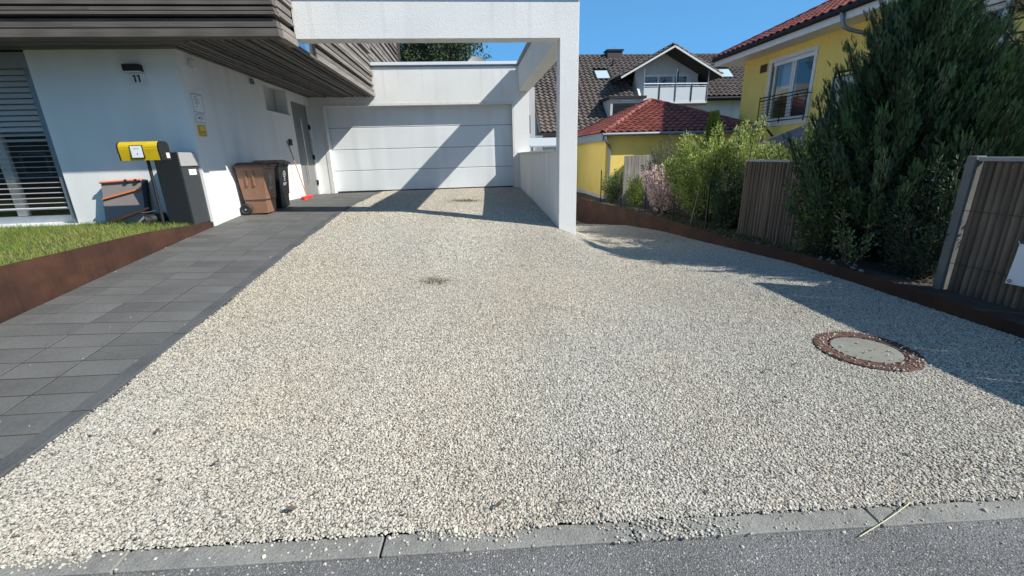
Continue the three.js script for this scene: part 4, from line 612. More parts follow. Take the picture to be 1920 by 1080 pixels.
// ---------------------------------------------------------------- large grey roofed house far behind
{
  const t = thing('grey_roofed_house', 'large house with a dark tiled roof, gabled dormer and balcony far behind the garage', 'house', [12, -2, -31]);
  const S = 0.78, y0 = (z) => 3.25 + S * (-z - 28.5), zr = -32.6, yr = y0(zr), ve = V(0, S, -1).normalize();
  part(t, 'wall', join([box(4.5, 24, -3.4, 3.1, -36, -29.0), box(4.5, 10.6, -3.4, 0.95, -29, -26.5)]), M.paleRender);
  const deck = new THREE.BufferGeometry(), Q = (a, b, c, d) => [a, b, c, a, c, d].flatMap((p) => p), P = (x, z) => [x, y0(z) - 0.03, z];
  deck.setAttribute('position', new THREE.Float32BufferAttribute([...Q(P(4.2, -25.85), P(10.7, -25.85), P(10.7, zr), P(4.2, zr)), ...Q(P(10.7, -29.6), P(15.3, -29.6), P(15.3, zr), P(10.7, zr)), ...Q(P(15.3, -28.4), P(25, -28.4), P(25, zr), P(15.3, zr)), ...Q([4.2, yr - 0.03, zr], [25, yr - 0.03, zr], [25, yr - 5, zr - 6.5], [4.2, yr - 5, zr - 6.5])], 3)); deck.computeVertexNormals();
  const roof = part(t, 'roof', boxUV(deck), M.darkTile);
  const list = [], r = rng(31);
  const skyl = [[8.6, 9.6, -30.15, -31.0], [17.05, 18.1, -30.15, -31.0]], hole = (x, z) => skyl.some((s) => x > s[0] - 0.15 && x < s[1] + 0.15 && z < s[2] + 0.1 && z > s[3] - 0.1) || (x > 8.35 && x < 10.5 && z > -28.2 && z < -26.3) || (x > 10.65 && x < 15.35 && z > -29.6);
  const add = (p, q) => { if (hole(p.x, p.z)) return; const k = rr(0.78, 1.2, r); list.push({ m: new THREE.Matrix4().compose(p, q, V(1.15, 1, 1.7)), c: col(0.125 * k, 0.102 * k, 0.09 * k) }); };
  slope(V(4.2, y0(-25.85), -25.85), V(1, 0, 0), ve, 19, 26, (a, b) => b < 8.5, add, 0.34, 0.34);
  slope(V(10.66, y0(-25.85), -25.85), V(1, 0, 0), ve, 42, 26, (a, b) => b < 8.5 && (a > 4.64 ? b > 3.25 : b > 4.6), add, 0.34, 0.34);
  const tiles = instanced('roof_tile', tileBig, std({ color: 0xffffff, roughness: 0.85 }), list, roof);
  ridgeRow(roof, V(4.2, yr, zr), V(25, yr, zr), [M.darkTile], 0.4);
  part(roof, 'verge', join([slab(V(4.17, y0(-25.8) + 0.02, -25.8), V(4.17, yr + 0.02, zr), 0.06, 0.16)]), M.darkTile);
  part(roof, 'eave_board', join([box(4.2, 10.6, y0(-25.9) - 0.22, y0(-25.9) - 0.02, -25.9, -25.8), box(15.3, 25, y0(-28.45) - 0.2, y0(-28.45) - 0.0, -28.45, -28.35)]), M.woodDark);
  part(roof, 'gutter', bar(V(15.3, y0(-28.4), -28.3), V(25, y0(-28.4), -28.3), 0.07), M.anthracite);
  const ch = part(t, 'chimney', box(9.95, 11.0, 5.6, 6.72, -32.9, -32.2), std({ color: col(0.07, 0.055, 0.055), roughness: 0.8 })); part(ch, 'chimney_cap', box(9.88, 11.07, 6.7, 6.8, -32.97, -32.13), M.anthracite); part(ch, 'aerial', bar(V(10.5, 6.8, -32.5), V(10.5, 7.05, -32.5), 0.02), M.zinc);
  part(t, 'vent_pipe', bar(V(10.1, y0(-31.4), -31.4), V(10.1, y0(-31.4) + 0.5, -31.4), 0.06), M.anthracite);
  for (const s of skyl) { const a = V(s[0], y0(s[2]), s[2]), n = V(0, 1, S).normalize(); const k = part(t, 'skylight', slab(V(s[0], y0((s[2] + s[3]) / 2), (s[2] + s[3]) / 2).addScaledVector(n, 0.06), V(s[1], y0((s[2] + s[3]) / 2), (s[2] + s[3]) / 2).addScaledVector(n, 0.06), 1.1, 0.12, n), M.anthracite); part(k, 'pane', slab(V(s[0] + 0.08, y0((s[2] + s[3]) / 2), (s[2] + s[3]) / 2).addScaledVector(n, 0.125), V(s[1] - 0.08, y0((s[2] + s[3]) / 2), (s[2] + s[3]) / 2).addScaledVector(n, 0.125), 0.92, 0.01, n), M.roofGlass); }
  // gabled dormer
  const d = part(t, 'dormer', extZ(poly([[10.9, 2.2], [15.1, 2.2], [15.1, 4.71], [12.75, 5.93], [10.9, 4.97]], [rect(11.5, 14.5, 3.05, 4.72)]), -29.3, 0.25), M.paleRender);
  part(d, 'cheek', join([box(10.9, 11.05, 2.2, 4.35, -31.5, -29.55), box(14.95, 15.1, 2.2, 4.35, -31.5, -29.55)]), M.white);
  part(d, 'wing_wall', join([extX(poly([[28.1, 2.9], [29.29, 2.9], [29.29, 4.35]]), 11.06, 0.14), extX(poly([[28.1, 2.9], [29.29, 2.9], [29.29, 4.35]]), 15.1, 0.14)]), M.white);
  part(d, 'window_frame', join([rbox(11.5, 14.5, 4.6, 4.72, -29.5, -29.35, 0.005), rbox(11.5, 11.6, 3.05, 4.6, -29.5, -29.35, 0.005), rbox(14.4, 14.5, 3.05, 4.6, -29.5, -29.35, 0.005), rbox(12.45, 12.55, 3.05, 4.6, -29.5, -29.35, 0.005), rbox(13.45, 13.55, 3.05, 4.6, -29.5, -29.35, 0.005)]), M.white);
  part(d, 'pane', box(11.6, 14.4, 3.05, 4.6, -29.46, -29.45), M.glass); part(d, 'pane_backing', box(11.5, 14.5, 3.0, 4.7, -29.9, -29.88), std({ color: col(0.35, 0.38, 0.42), roughness: 0.9 }));
  const rp = [V(12.75, 6.02, 0), V(9.55, 4.36, 0), V(15.95, 4.36, 0)], z1 = -27.9, z2 = -32.4;
  const dr = part(d, 'dormer_roof', join([slab(V((12.75 + 9.55) / 2, 5.19, z1), V((12.75 + 9.55) / 2, 5.19, z2), 3.62, 0.14, V(-1.66, 3.2, 0).normalize()), slab(V((12.75 + 15.95) / 2, 5.19, z1), V((12.75 + 15.95) / 2, 5.19, z2), 3.62, 0.14, V(1.66, 3.2, 0).normalize())]), M.woodDark);
  part(dr, 'barge_board', join([slab(V(12.75, 6.03, z1 + 0.03), V(9.5, 4.34, z1 + 0.03), 0.05, 0.1, V(0, 1, 0)), slab(V(12.75, 6.03, z1 + 0.03), V(16.0, 4.34, z1 + 0.03), 0.05, 0.1, V(0, 1, 0))]), M.white);
  const dl = [], vL = V(-3.2, -1.66, 0).normalize().negate(); const addD = (p, q) => { const k = rr(0.78, 1.2, r); dl.push({ m: new THREE.Matrix4().compose(p, q, V(1.15, 1, 1.7)), c: col(0.1 * k, 0.085 * k, 0.077 * k) }); };
  slope(V(9.52, 4.44, z2), V(0, 0, 1), V(3.2, 1.66, 0).normalize(), 13, 11, (a, b) => b < 3.6, addD, 0.34, 0.34); slope(V(15.98, 4.44, z1), V(0, 0, -1), V(-3.2, 1.66, 0).normalize(), 13, 11, (a, b) => b < 3.6, addD, 0.34, 0.34);
  instanced('roof_tile', tileBig, std({ color: 0xffffff, roughness: 0.85 }), dl, dr);
  // balcony
  const b = part(t, 'balcony', box(10.95, 15.15, 2.85, 3.0, -29.28, -28.0), M.white);
  part(b, 'handrail', join([bar(V(10.98, 4.0, -28.02), V(15.12, 3.98, -28.02), 0.035), bar(V(10.98, 3.86, -28.02), V(15.12, 3.85, -28.02), 0.015)]), M.whiteMetal);
  for (let i = 0; i < 5; i++) { const x = 10.98 + i * 1.035; part(b, 'post', bar(V(x, 2.95, -28.0), V(x, i === 0 || i === 2 || i === 4 ? (i === 4 ? 4.75 : 4.85) : 3.99, -28.0), 0.028), i % 2 ? M.anthracite : M.zinc); if (i < 4) part(b, 'glass_panel', rbox(x + 0.05, x + 0.985, 3.0, 3.78, -28.03, -28.015, 0.003), std({ color: col(0.6, 0.64, 0.66), roughness: 0.35 })); }
  part(b, 'fascia', box(10.95, 15.15, 2.72, 2.849, -28.1, -27.98), M.anthracite);
  const pa = thing('folded_parasol', 'dark folded parasol standing on the balcony before the dormer window', 'parasol', [13.3, 3.0, -28.5]); part(pa, 'canopy', bar(V(13.28, 3.35, -28.5), V(13.36, 4.75, -28.5), 0.13, 0.05, 10), std({ color: col(0.03, 0.035, 0.06), roughness: 0.9 })); part(pa, 'pole', bar(V(13.27, 3.0, -28.5), V(13.36, 4.82, -28.5), 0.025), M.zinc);
  // small flat dormer
  const fd = part(t, 'flat_dormer', box(8.45, 10.4, 1.5, 3.0, -28.2, -26.45), M.paleRender); part(fd, 'roof_edge', box(8.3, 10.55, 3.0, 3.14, -28.6, -26.3), M.woodDark); part(fd, 'pane', box(8.6, 10.2, 1.9, 2.75, -26.46, -26.44), M.darkGlass); part(fd, 'light_bar', box(9.1, 9.9, 2.86, 2.92, -26.44, -26.4), M.white);
  // lower side wing seen beside the column
  const wg = thing('grey_side_building', 'narrow grey rendered building edge seen between garage and column', 'building', [3.2, -2, -24]);
  part(wg, 'wall', box(2.4, 3.62, -3.4, 3.35, -27, -24), M.paleRender); part(wg, 'window', box(3.27, 3.37, 1.1, 2.0, -24.0, -23.985), M.darkGlass); part(wg, 'side_panel', box(3.625, 4.1, -3.4, 1.0, -27, -24.4), M.greyPaint);
  const cn = thing('pale_canopy', 'pale sloping canopy roof just above the coping of the low wall', 'canopy', [3.6, -2, -20.5]); part(cn, 'roof', slab(V(3.6, 0.36, -20.0), V(3.6, 0.75, -21.6), 1.6, 0.06), std({ color: col(0.45, 0.5, 0.53), roughness: 0.5 })); for (const x of [2.9, 4.3]) part(cn, 'post', bar(V(x, -3.4, -20.2), V(x, 0.36, -20.2), 0.04), M.greyPaint);
}
// satellite dish
{
  const t = thing('satellite_dish', 'grey satellite dish peeking above the garage parapet', 'satellite dish', [0.44, 2.2, -15]);
  part(t, 'reflector', boxUV(new THREE.LatheGeometry([V2(0, 0), V2(0.15, 0.015), V2(0.28, 0.055), V2(0.295, 0.065)], 28).rotateX(Math.PI / 2 - 0.5).translate(0.44, 2.73, -15)), std({ color: col(0.28, 0.285, 0.26), roughness: 0.6, side: THREE.DoubleSide })); part(t, 'mast', bar(V(0.44, 2.2, -15.1), V(0.44, 2.7, -15.05), 0.025), M.zinc); part(t, 'arm', bar(V(0.44, 2.5, -15.0), V(0.44, 2.62, -14.55), 0.015), M.zinc);
}
// ---------------------------------------------------------------- fences
{
  const logPanel = (t, X, za, zb, y0, y1, pitch, r) => { // pickets from za (far) to zb (near)
    for (let z = za; z < zb;) { const w = pitch * rr(0.85, 1.15, r), bend = rr(-0.006, 0.006, r); const g = new THREE.CylinderGeometry(w * 0.5, w * 0.54, y1 - y0, 7, 3, false, 0, Math.PI * 2), p = g.attributes.position; for (let i = 0; i < p.count; i++) { const k = p.getY(i) / (y1 - y0); p.setX(i, p.getX(i) + bend * Math.sin(k * 5 + z * 9)); p.setZ(i, p.getZ(i) + bend * Math.cos(k * 4 + z * 7)); } g.computeVertexNormals(); part(t, 'picket', boxUV(g.translate(X + 0.03 + rr(-0.008, 0.008, r), (y0 + y1) / 2 + rr(-0.008, 0.008, r), z + w / 2)), pick(M.logs, r)); z += w * 1.03; }
  };
  const r = rng(61);
  const a = thing('picket_fence', 'close wooden picket fence panel with concrete post at the right edge', 'fence', [4.62, -1.4, -2.6]);
  part(a, 'post', rbox(4.57, 4.68, -1.7, -0.115, -3.71, -3.63, 0.008), M.postConcrete);
  logPanel(a, 4.6, -3.61, -1.2, -1.45, -0.16, 0.056, r);
  part(a, 'top_rail', rbox(4.585, 4.67, -0.16, -0.125, -3.62, -1.2, 0.004), M.greyPaint);
  part(a, 'wire', join([bar(V(4.572, -0.6, -3.62), V(4.572, -0.6, -1.2), 0.003, 0.003, 5), bar(V(4.572, -1.1, -3.62), V(4.572, -1.1, -1.2), 0.003, 0.003, 5)]), M.black);
  const b = thing('picket_fence', 'close wooden picket fence panel between the leafy bushes and the conifer', 'fence', [4.62, -1.5, -6.4]);
  logPanel(b, 4.6, -7.06, -5.3, -1.5, -0.2, 0.066, r);
  part(b, 'top_rail', rbox(4.585, 4.67, -0.195, -0.165, -7.06, -5.3, 0.004), M.greyPaint);
  // board gate
  const g = thing('wooden_gate', 'grey weathered gate of vertical boards beside the yellow garage', 'gate', [5.2, -1.7, -13.5]);
  const x0 = 4.82; for (let i = 0; i < 8; i++) { const x = x0 + i * 0.115, kb = rr(0.75, 1.15, r); part(g, 'board', rbox(x, x + 0.108, -1.75, -0.09 + rr(-0.01, 0.01, r), -13.52, -13.5 + rr(0, 0.006, r), 0.004), std({ color: col(...[0.36, 0.335, 0.3].map((v) => v * kb)), roughness: 0.9, map: again(T.wood, 1.2, 0.3, Math.PI / 2) })); }
  part(g, 'post', rbox(5.75, 5.83, -1.8, -0.05, -13.56, -13.48, 0.006), M.concrete); part(g, 'cross_rail', join([box(4.82, 5.74, -0.45, -0.37, -13.55, -13.522), box(4.82, 5.74, -1.5, -1.42, -13.55, -13.522)]), M.bark);
  // wire mesh fence on green posts
  const w = thing('wire_fence', 'thin wire mesh fence on dark green posts along the steel edge', 'fence', [4.5, -1.5, -11]);
  for (const z of [-14.8, -12.75, -10.9, -9.3, -7.9]) part(w, 'post', bar(V(4.5, -1.8, z), V(4.5, -0.55, z), 0.02), M.greenPost);
  const wires = []; for (let i = 0; i < 7; i++) wires.push(bar(V(4.5, -1.42 + i * 0.13, -14.8), V(4.5, -1.38 + i * 0.13, -7.9), 0.0022, 0.0022, 4)); for (let z = -14.8; z < -7.9; z += 0.16) wires.push(bar(V(4.5, -1.5, z), V(4.5, -0.58, z), 0.0018, 0.0018, 4));
  part(w, 'wire_mesh', join(wires), M.greenPost).userData.kind = 'stuff';
  const bn = thing('banner', 'corner of a white banner tied to the picket fence at the right edge', 'banner', [4.54, -1.16, -2.6]);
  part(bn, 'cloth', (() => { const p = new THREE.PlaneGeometry(1.3, 0.34, 20, 6).rotateY(-Math.PI / 2), q = p.attributes.position; for (let i = 0; i < q.count; i++) q.setX(i, q.getX(i) + 0.012 * Math.sin(q.getZ(i) * 9 + q.getY(i) * 6)); p.computeVertexNormals(); return boxUV(p.translate(4.53, -0.985, -2.46)); })(), std({ color: col(0.78, 0.78, 0.77), roughness: 0.6, side: THREE.DoubleSide }));
  part(bn, 'eyelet', boxUV(new THREE.TorusGeometry(0.012, 0.004, 6, 14).rotateY(Math.PI / 2).translate(4.52, -1.13, -3.085)), M.zinc); part(bn, 'cord', bar(V(4.53, -1.13, -3.09), V(4.57, -1.14, -3.14), 0.003), M.white); part(bn, 'cord', bar(V(4.53, -0.83, -3.09), V(4.57, -0.8, -3.14), 0.003), M.white);
}
// ---------------------------------------------------------------- plants
const leafQuad = (() => { // a pointed leaf folded along its rib, length 1 along y
  const g = new THREE.BufferGeometry(); g.setAttribute('position', new THREE.Float32BufferAttribute([0, 0, 0, 0.25, 0.45, 0.06, 0, 1, 0, 0, 0, 0, 0, 1, 0, -0.25, 0.45, 0.06], 3)); g.computeVertexNormals(); return g;
})();
const blossomGeo = (() => { const q = []; for (let i = 0; i < 5; i++) { const a = (i / 5) * 6.283, b = a + 0.9, m = a + 0.45; q.push(0, 0, 0, Math.cos(a) * 0.5, 0.12, Math.sin(a) * 0.5, Math.cos(m) * 0.62, 0.2, Math.sin(m) * 0.62, 0, 0, 0, Math.cos(m) * 0.62, 0.2, Math.sin(m) * 0.62, Math.cos(b) * 0.5, 0.12, Math.sin(b) * 0.5); } const g = new THREE.BufferGeometry(); g.setAttribute('position', new THREE.Float32BufferAttribute(q, 3)); g.computeVertexNormals(); return g; })();
const sprigGeo = (() => { // a flat feathery conifer spray, length 1 along y
  const q = [], r = rng(12), blade = (x, y, ax, l, w, z) => { const dx = Math.sin(ax) * l, dy = Math.cos(ax) * l, px = Math.cos(ax) * w, py = -Math.sin(ax) * w; q.push(x - px, y - py, 0, x + px, y + py, 0.01, x + dx, y + dy, z, x, y, w, x + px, y + py, -w, x + dx, y + dy, z); };
  blade(0, 0, 0, 1, 0.03, 0.02); for (let i = 0; i < 9; i++) { const y = 0.08 + i * 0.095, l = 0.36 * (1 - y * 0.6); blade(0, y, 0.6 + 0.2 * r(), l, 0.03, rr(-0.12, 0.12, r)); blade(0, y + 0.04, -0.6 - 0.2 * r(), l, 0.03, rr(-0.12, 0.12, r)); }
  const g = new THREE.BufferGeometry(); g.setAttribute('position', new THREE.Float32BufferAttribute(q, 3)); g.computeVertexNormals(); return g;
})();
const needleGeo = (() => { const q = [], r = rng(14); for (let i = 0; i < 26; i++) { const a = r() * 6.283, t = rr(0.35, 1.1, r), y = r() * 0.5, l = rr(0.5, 0.8, r), dx = Math.cos(a) * Math.sin(t) * l, dz = Math.sin(a) * Math.sin(t) * l, dy = Math.cos(t) * l; q.push(-0.012 * Math.sin(a), y, 0.012 * Math.cos(a), 0.012 * Math.sin(a), y, -0.012 * Math.cos(a), dx, y + dy, dz); } const g = new THREE.BufferGeometry(); g.setAttribute('position', new THREE.Float32BufferAttribute(q, 3)); g.computeVertexNormals(); return g; })();
const dirQuat = (d, r) => new THREE.Quaternion().setFromUnitVectors(V(0, 1, 0), d).multiply(new THREE.Quaternion().setFromAxisAngle(V(0, 1, 0), r() * 6.283));
M.foliage = M.leaf(1, 1, 1, 0.42); M.conifer = std({ color: 0xffffff, roughness: 0.85, side: THREE.DoubleSide });
// multi-stemmed bush: stems lean out, leaves sit in clumps along their upper parts
function bush(name, label, category, base, o) {
  const r = rng(o.seed), t = thing(name, label, category, base, o.group), stems = [], L = [], F = [], B = V(...base);
  for (let s = 0; s < o.stems; s++) {
    const a = r() * 6.283, k = Math.sqrt(r()), h = o.h * rr(0.6, 1.05, r) * (1 - 0.3 * k * k), tip = B.clone().add(V(Math.cos(a) * k * o.rx, h, Math.sin(a) * k * o.rz)), foot = B.clone().add(V(Math.cos(a) * 0.12 * o.rx * r(), -0.05, Math.sin(a) * 0.12 * o.rz * r())), mid = foot.clone().lerp(tip, 0.5).add(V(rr(-0.1, 0.1, r) * o.rx, rr(0.0, 0.12, r) * h, rr(-0.1, 0.1, r) * o.rz));
    const cv = new THREE.QuadraticBezierCurve3(foot, mid, tip); stems.push(boxUV(new THREE.TubeGeometry(cv, 6, o.stemR ?? 0.008, 5, false)));
    const n = Math.round(o.leaves / o.stems);
    for (let i = 0; i < n; i++) {
      const u = Math.pow(rr(Math.pow(o.from ?? 0.1, 1.3), 1, r), 0.75), p = cv.getPoint(u), d = cv.getTangent(u), sp = (o.spread ?? 0.14) * (1.25 - 0.75 * u) * Math.pow(r(), 0.6);
      const off = V(r() - 0.5, r() - 0.4, r() - 0.5).normalize(); p.addScaledVector(off, sp);
      if (p.y < B.y + 0.02) continue;
      const dir = off.clone().addScaledVector(d, 0.6).add(V(0, 0.25, 0)).normalize(), ss = o.leaf * rr(0.6, 1.25, r), c = pick(o.colors, r), kk = rr(0.65, 1.3, r);
      if (o.bloom && r() < o.bloom * sm(0.0, 0.5, u)) { F.push({ m: new THREE.Matrix4().compose(p.clone().addScaledVector(off, 0.02), dirQuat(off, r), V(1, 1, 1).multiplyScalar(o.bloomSize * rr(0.7, 1.2, r))), c: col(...pick(o.bloomColors, r)) }); }
      else L.push({ m: new THREE.Matrix4().compose(p, dirQuat(dir, r), V(ss * (o.fat ?? 1), ss, ss)), c: col(c[0] * kk, c[1] * kk, c[2] * kk) });
    }
  }
  part(t, 'stems', join(stems), M.bark); instanced('foliage', leafQuad, M.foliage, L, t); if (F.length) instanced('blossom', blossomGeo, M.foliage, F, t);
  return t;
}
const GRN = [[0.22, 0.31, 0.035], [0.29, 0.39, 0.05], [0.1, 0.17, 0.03], [0.37, 0.46, 0.1]], YGR = [[0.4, 0.48, 0.07], [0.46, 0.53, 0.1], [0.2, 0.29, 0.05], [0.6, 0.62, 0.3]], DRK = [[0.035, 0.075, 0.025], [0.05, 0.1, 0.025], [0.03, 0.06, 0.022]], GRY = [[0.12, 0.15, 0.07], [0.16, 0.18, 0.1], [0.1, 0.12, 0.06]];
bush('leafy_bush', 'big light green leafy bush right of the pink flowering shrub', 'bush', [4.98, -1.5, -8.75], { seed: 1, h: 1.95, rx: 0.85, rz: 1.25, stems: 60, leaves: 36000, leaf: 0.054, spread: 0.24, from: 0.3, colors: GRN.concat(YGR) });
bush('leafy_bush', 'tall sparse bush with pale upright shoots left of the nearer fence panel', 'bush', [5.0, -1.45, -7.75], { seed: 2, h: 2.0, rx: 0.5, rz: 0.55, stems: 26, leaves: 13000, leaf: 0.05, spread: 0.16, from: 0.3, colors: YGR.concat([[0.3, 0.34, 0.2]]) });
bush('leafy_bush', 'dark dense bush filling the space before the fence panel beside the sapling stake', 'bush', [4.72, -1.45, -7.75], { seed: 12, h: 1.25, rx: 0.3, rz: 0.75, stems: 22, leaves: 6500, leaf: 0.05, spread: 0.16, from: 0.1, colors: DRK.concat([GRN[2]]) });
bush('leafy_bush', 'yellow green bush showing above the wooden fence panel', 'bush', [5.3, -1.45, -6.6], { seed: 3, h: 1.78, rx: 0.6, rz: 1.1, stems: 34, leaves: 15000, leaf: 0.05, spread: 0.18, from: 0.4, colors: YGR });
bush('willowy_bush', 'grey green feathery bush in front of the yellow garage wall', 'bush', [5.5, -1.6, -12.0], { seed: 4, h: 2.05, rx: 0.6, rz: 0.8, stems: 40, leaves: 17000, leaf: 0.055, fat: 0.5, spread: 0.14, from: 0.2, colors: GRY });
bush('flowering_shrub', 'shrub covered with pale pink blossom behind the wire fence', 'shrub', [4.72, -1.5, -10.35], { seed: 5, h: 1.28, rx: 0.45, rz: 1.05, stems: 44, leaves: 13000, leaf: 0.035, spread: 0.13, from: 0.02, colors: DRK.concat(GRN), bloom: 0.62, bloomSize: 0.04, bloomColors: [[0.72, 0.5, 0.5], [0.8, 0.64, 0.62], [0.68, 0.42, 0.45], [0.8, 0.74, 0.68]] });
bush('low_shrub', 'small light green shrub at the foot of the pink flowering shrub', 'shrub', [4.6, -1.48, -11.9], { seed: 6, h: 0.85, rx: 0.25, rz: 0.4, stems: 16, leaves: 2600, leaf: 0.055, spread: 0.12, from: 0.1, colors: GRN });
bush('low_shrub', 'bushy green shrub by the wire fence at the corner of the yellow garage', 'shrub', [4.75, -1.55, -14.3], { seed: 7, h: 0.95, rx: 0.32, rz: 0.75, stems: 22, leaves: 4200, leaf: 0.055, spread: 0.15, from: 0.05, colors: GRN.concat(DRK) });
bush('dark_bush', 'dark leafy bush between the wooden fence panel and the conifer', 'bush', [4.62, -1.42, -5.22], { seed: 8, h: 1.7, rx: 0.38, rz: 0.55, stems: 30, leaves: 11000, leaf: 0.055, spread: 0.2, from: 0.02, colors: DRK.concat([GRN[0], GRN[2]]) });
bush('dark_bush', 'low dark bush under the conifer next to the concrete fence post', 'bush', [4.8, -1.42, -4.1], { seed: 13, h: 1.25, rx: 0.34, rz: 0.6, stems: 34, leaves: 9500, leaf: 0.05, spread: 0.17, from: 0.02, colors: DRK });
bush('rose_sapling', 'slender light green sapling standing in front of the dark conifer', 'sapling', [4.45, -1.4, -4.6], { seed: 9, h: 0.75, rx: 0.2, rz: 0.2, stems: 5, leaves: 300, leaf: 0.045, spread: 0.1, from: 0.25, colors: [[0.22, 0.32, 0.1], [0.16, 0.26, 0.07], [0.3, 0.36, 0.18]] });
{ const s = thing('sapling_stake', 'thin pale wooden stake leaning before the leafy bush', 'stake', [4.42, -1.45, -8.3]); part(s, 'stake', bar(V(4.42, -1.5, -8.35), V(4.5, -0.68, -8.25), 0.016, 0.013), std({ color: col(0.25, 0.21, 0.16), roughness: 0.9 })); part(s, 'tie', bar(V(4.45, -1.05, -8.31), V(4.55, -1.02, -8.3), 0.006), M.black); }
// thuja: a slim column of upright sprays
{
  const r = rng(21), t = thing('thuja', 'slim bright green thuja column pointing above the bushes', 'conifer', [5.35, -1.5, -9.5]), L = [];
  for (let i = 0; i < 2600; i++) { const k = Math.pow(r(), 0.8), y = -1.4 + k * 2.05, rad = 0.26 * Math.pow(1 - k, 0.7) * Math.sqrt(rr(0.2, 1, r)) + 0.02, a = r() * 6.283, d = V(Math.cos(a) * 0.35, 1, Math.sin(a) * 0.35).normalize(), kk = rr(0.6, 1.3, r); L.push({ m: new THREE.Matrix4().compose(V(5.35 + Math.cos(a) * rad, y, -9.5 + Math.sin(a) * rad), dirQuat(d, r), V(0.13, 0.19, 0.13)), c: col(0.16 * kk, 0.22 * kk, 0.035 * kk) }); }
  part(t, 'trunk', bar(V(5.35, -1.6, -9.5), V(5.35, 0.6, -9.5), 0.035, 0.01), M.bark); instanced('foliage', sprigGeo, M.conifer, L, t);
}
// large conifer with plume-like branches
function conifer(name, label, base, o) {
  const r = rng(o.seed), t = thing(name, label, 'conifer', base), B = V(...base), L = [], wood = [bar(B.clone().add(V(0, -0.2, 0)), B.clone().add(V(0, o.h * 0.9, 0)), 0.07, 0.01)];
  for (let i = 0; i < o.branches; i++) {
    const k = Math.pow((i + r()) / o.branches, 0.85), a = i * 2.4 + rr(-0.4, 0.4, r), y = k * o.h * 0.9 + 0.03 - 0.1 * (1 - k), reach = o.r * Math.pow(1 - k, o.taper ?? 0.7) * rr(0.65 - (o.ragged ?? 0) * 0.3, 1.12 + (o.ragged ?? 0) * 0.35, r) + 0.1, up = rr(lerp(0.05, 0.5, sm(0, 0.3, k)), 0.95, r) * reach + o.h * 0.05;
    const p0 = B.clone().add(V(0, y, 0)), p2 = B.clone().add(V(Math.cos(a) * reach, y + up, Math.sin(a) * reach)), p1 = p0.clone().lerp(p2, 0.55).add(V(Math.cos(a) * reach * 0.2, -up * 0.3, Math.sin(a) * reach * 0.2)), cv = new THREE.QuadraticBezierCurve3(p0, p1, p2);
    wood.push(boxUV(new THREE.TubeGeometry(cv, 5, 0.011, 4, false)));
    const n = Math.round(o.sprigs * (0.4 + reach)), tint = rr(0.7, 1.35, r), blue = r();
    for (let j = 0; j < n; j++) { const u = rr(0.15, 1, r), p = cv.getPoint(u), d = cv.getTangent(u), s = (o.fine ?? 1) * rr(0.1, 0.2, r) * (1.15 - 0.4 * u); d.add(V(r() - 0.5, r() - 0.15, r() - 0.5).multiplyScalar(0.95)).normalize(); p.add(V(r() - 0.5, r() - 0.5, r() - 0.5).multiplyScalar(0.11)); const kk = tint * rr(0.55, 1.45, r) * (0.8 + 0.45 * u); L.push({ m: new THREE.Matrix4().compose(p, dirQuat(d, r), V(s * 0.8, s, s * 0.8)), c: col((0.08 + 0.014 * blue) * kk * (o.tone?.[0] ?? 1), 0.145 * kk * (o.tone?.[1] ?? 1), (0.07 + 0.045 * blue) * kk * (o.tone?.[2] ?? 1)) }); }
  }
  part(t, 'trunk', join(wood), M.coniferWood); instanced('foliage', sprigGeo, M.conifer, L, t); return t;
}
conifer('tall_conifer', 'tall dark blue green conifer with feathery upswept branches on the right', [5.25, -1.42, -5.05], { seed: 51, h: 3.1, r: 0.98, taper: 0.62, branches: 350, sprigs: 150, fine: 0.66, tone: [0.8, 0.84, 0.55], ragged: 0.45 });
conifer('broad_conifer', 'second dark conifer filling the gap between the tall one and the fence post', [5.55, -1.42, -4.5], { seed: 53, h: 2.35, r: 0.72, taper: 0.8, branches: 230, sprigs: 140, fine: 0.66, tone: [0.85, 0.8, 0.48], ragged: 0.5 });
conifer('spreading_juniper', 'olive green spreading juniper behind the right hand fence panel', [6.2, -1.4, -4.75], { seed: 52, h: 2.0, r: 1.2, branches: 190, sprigs: 60, tone: [2.3, 1.6, 0.5], fine: 0.8 });
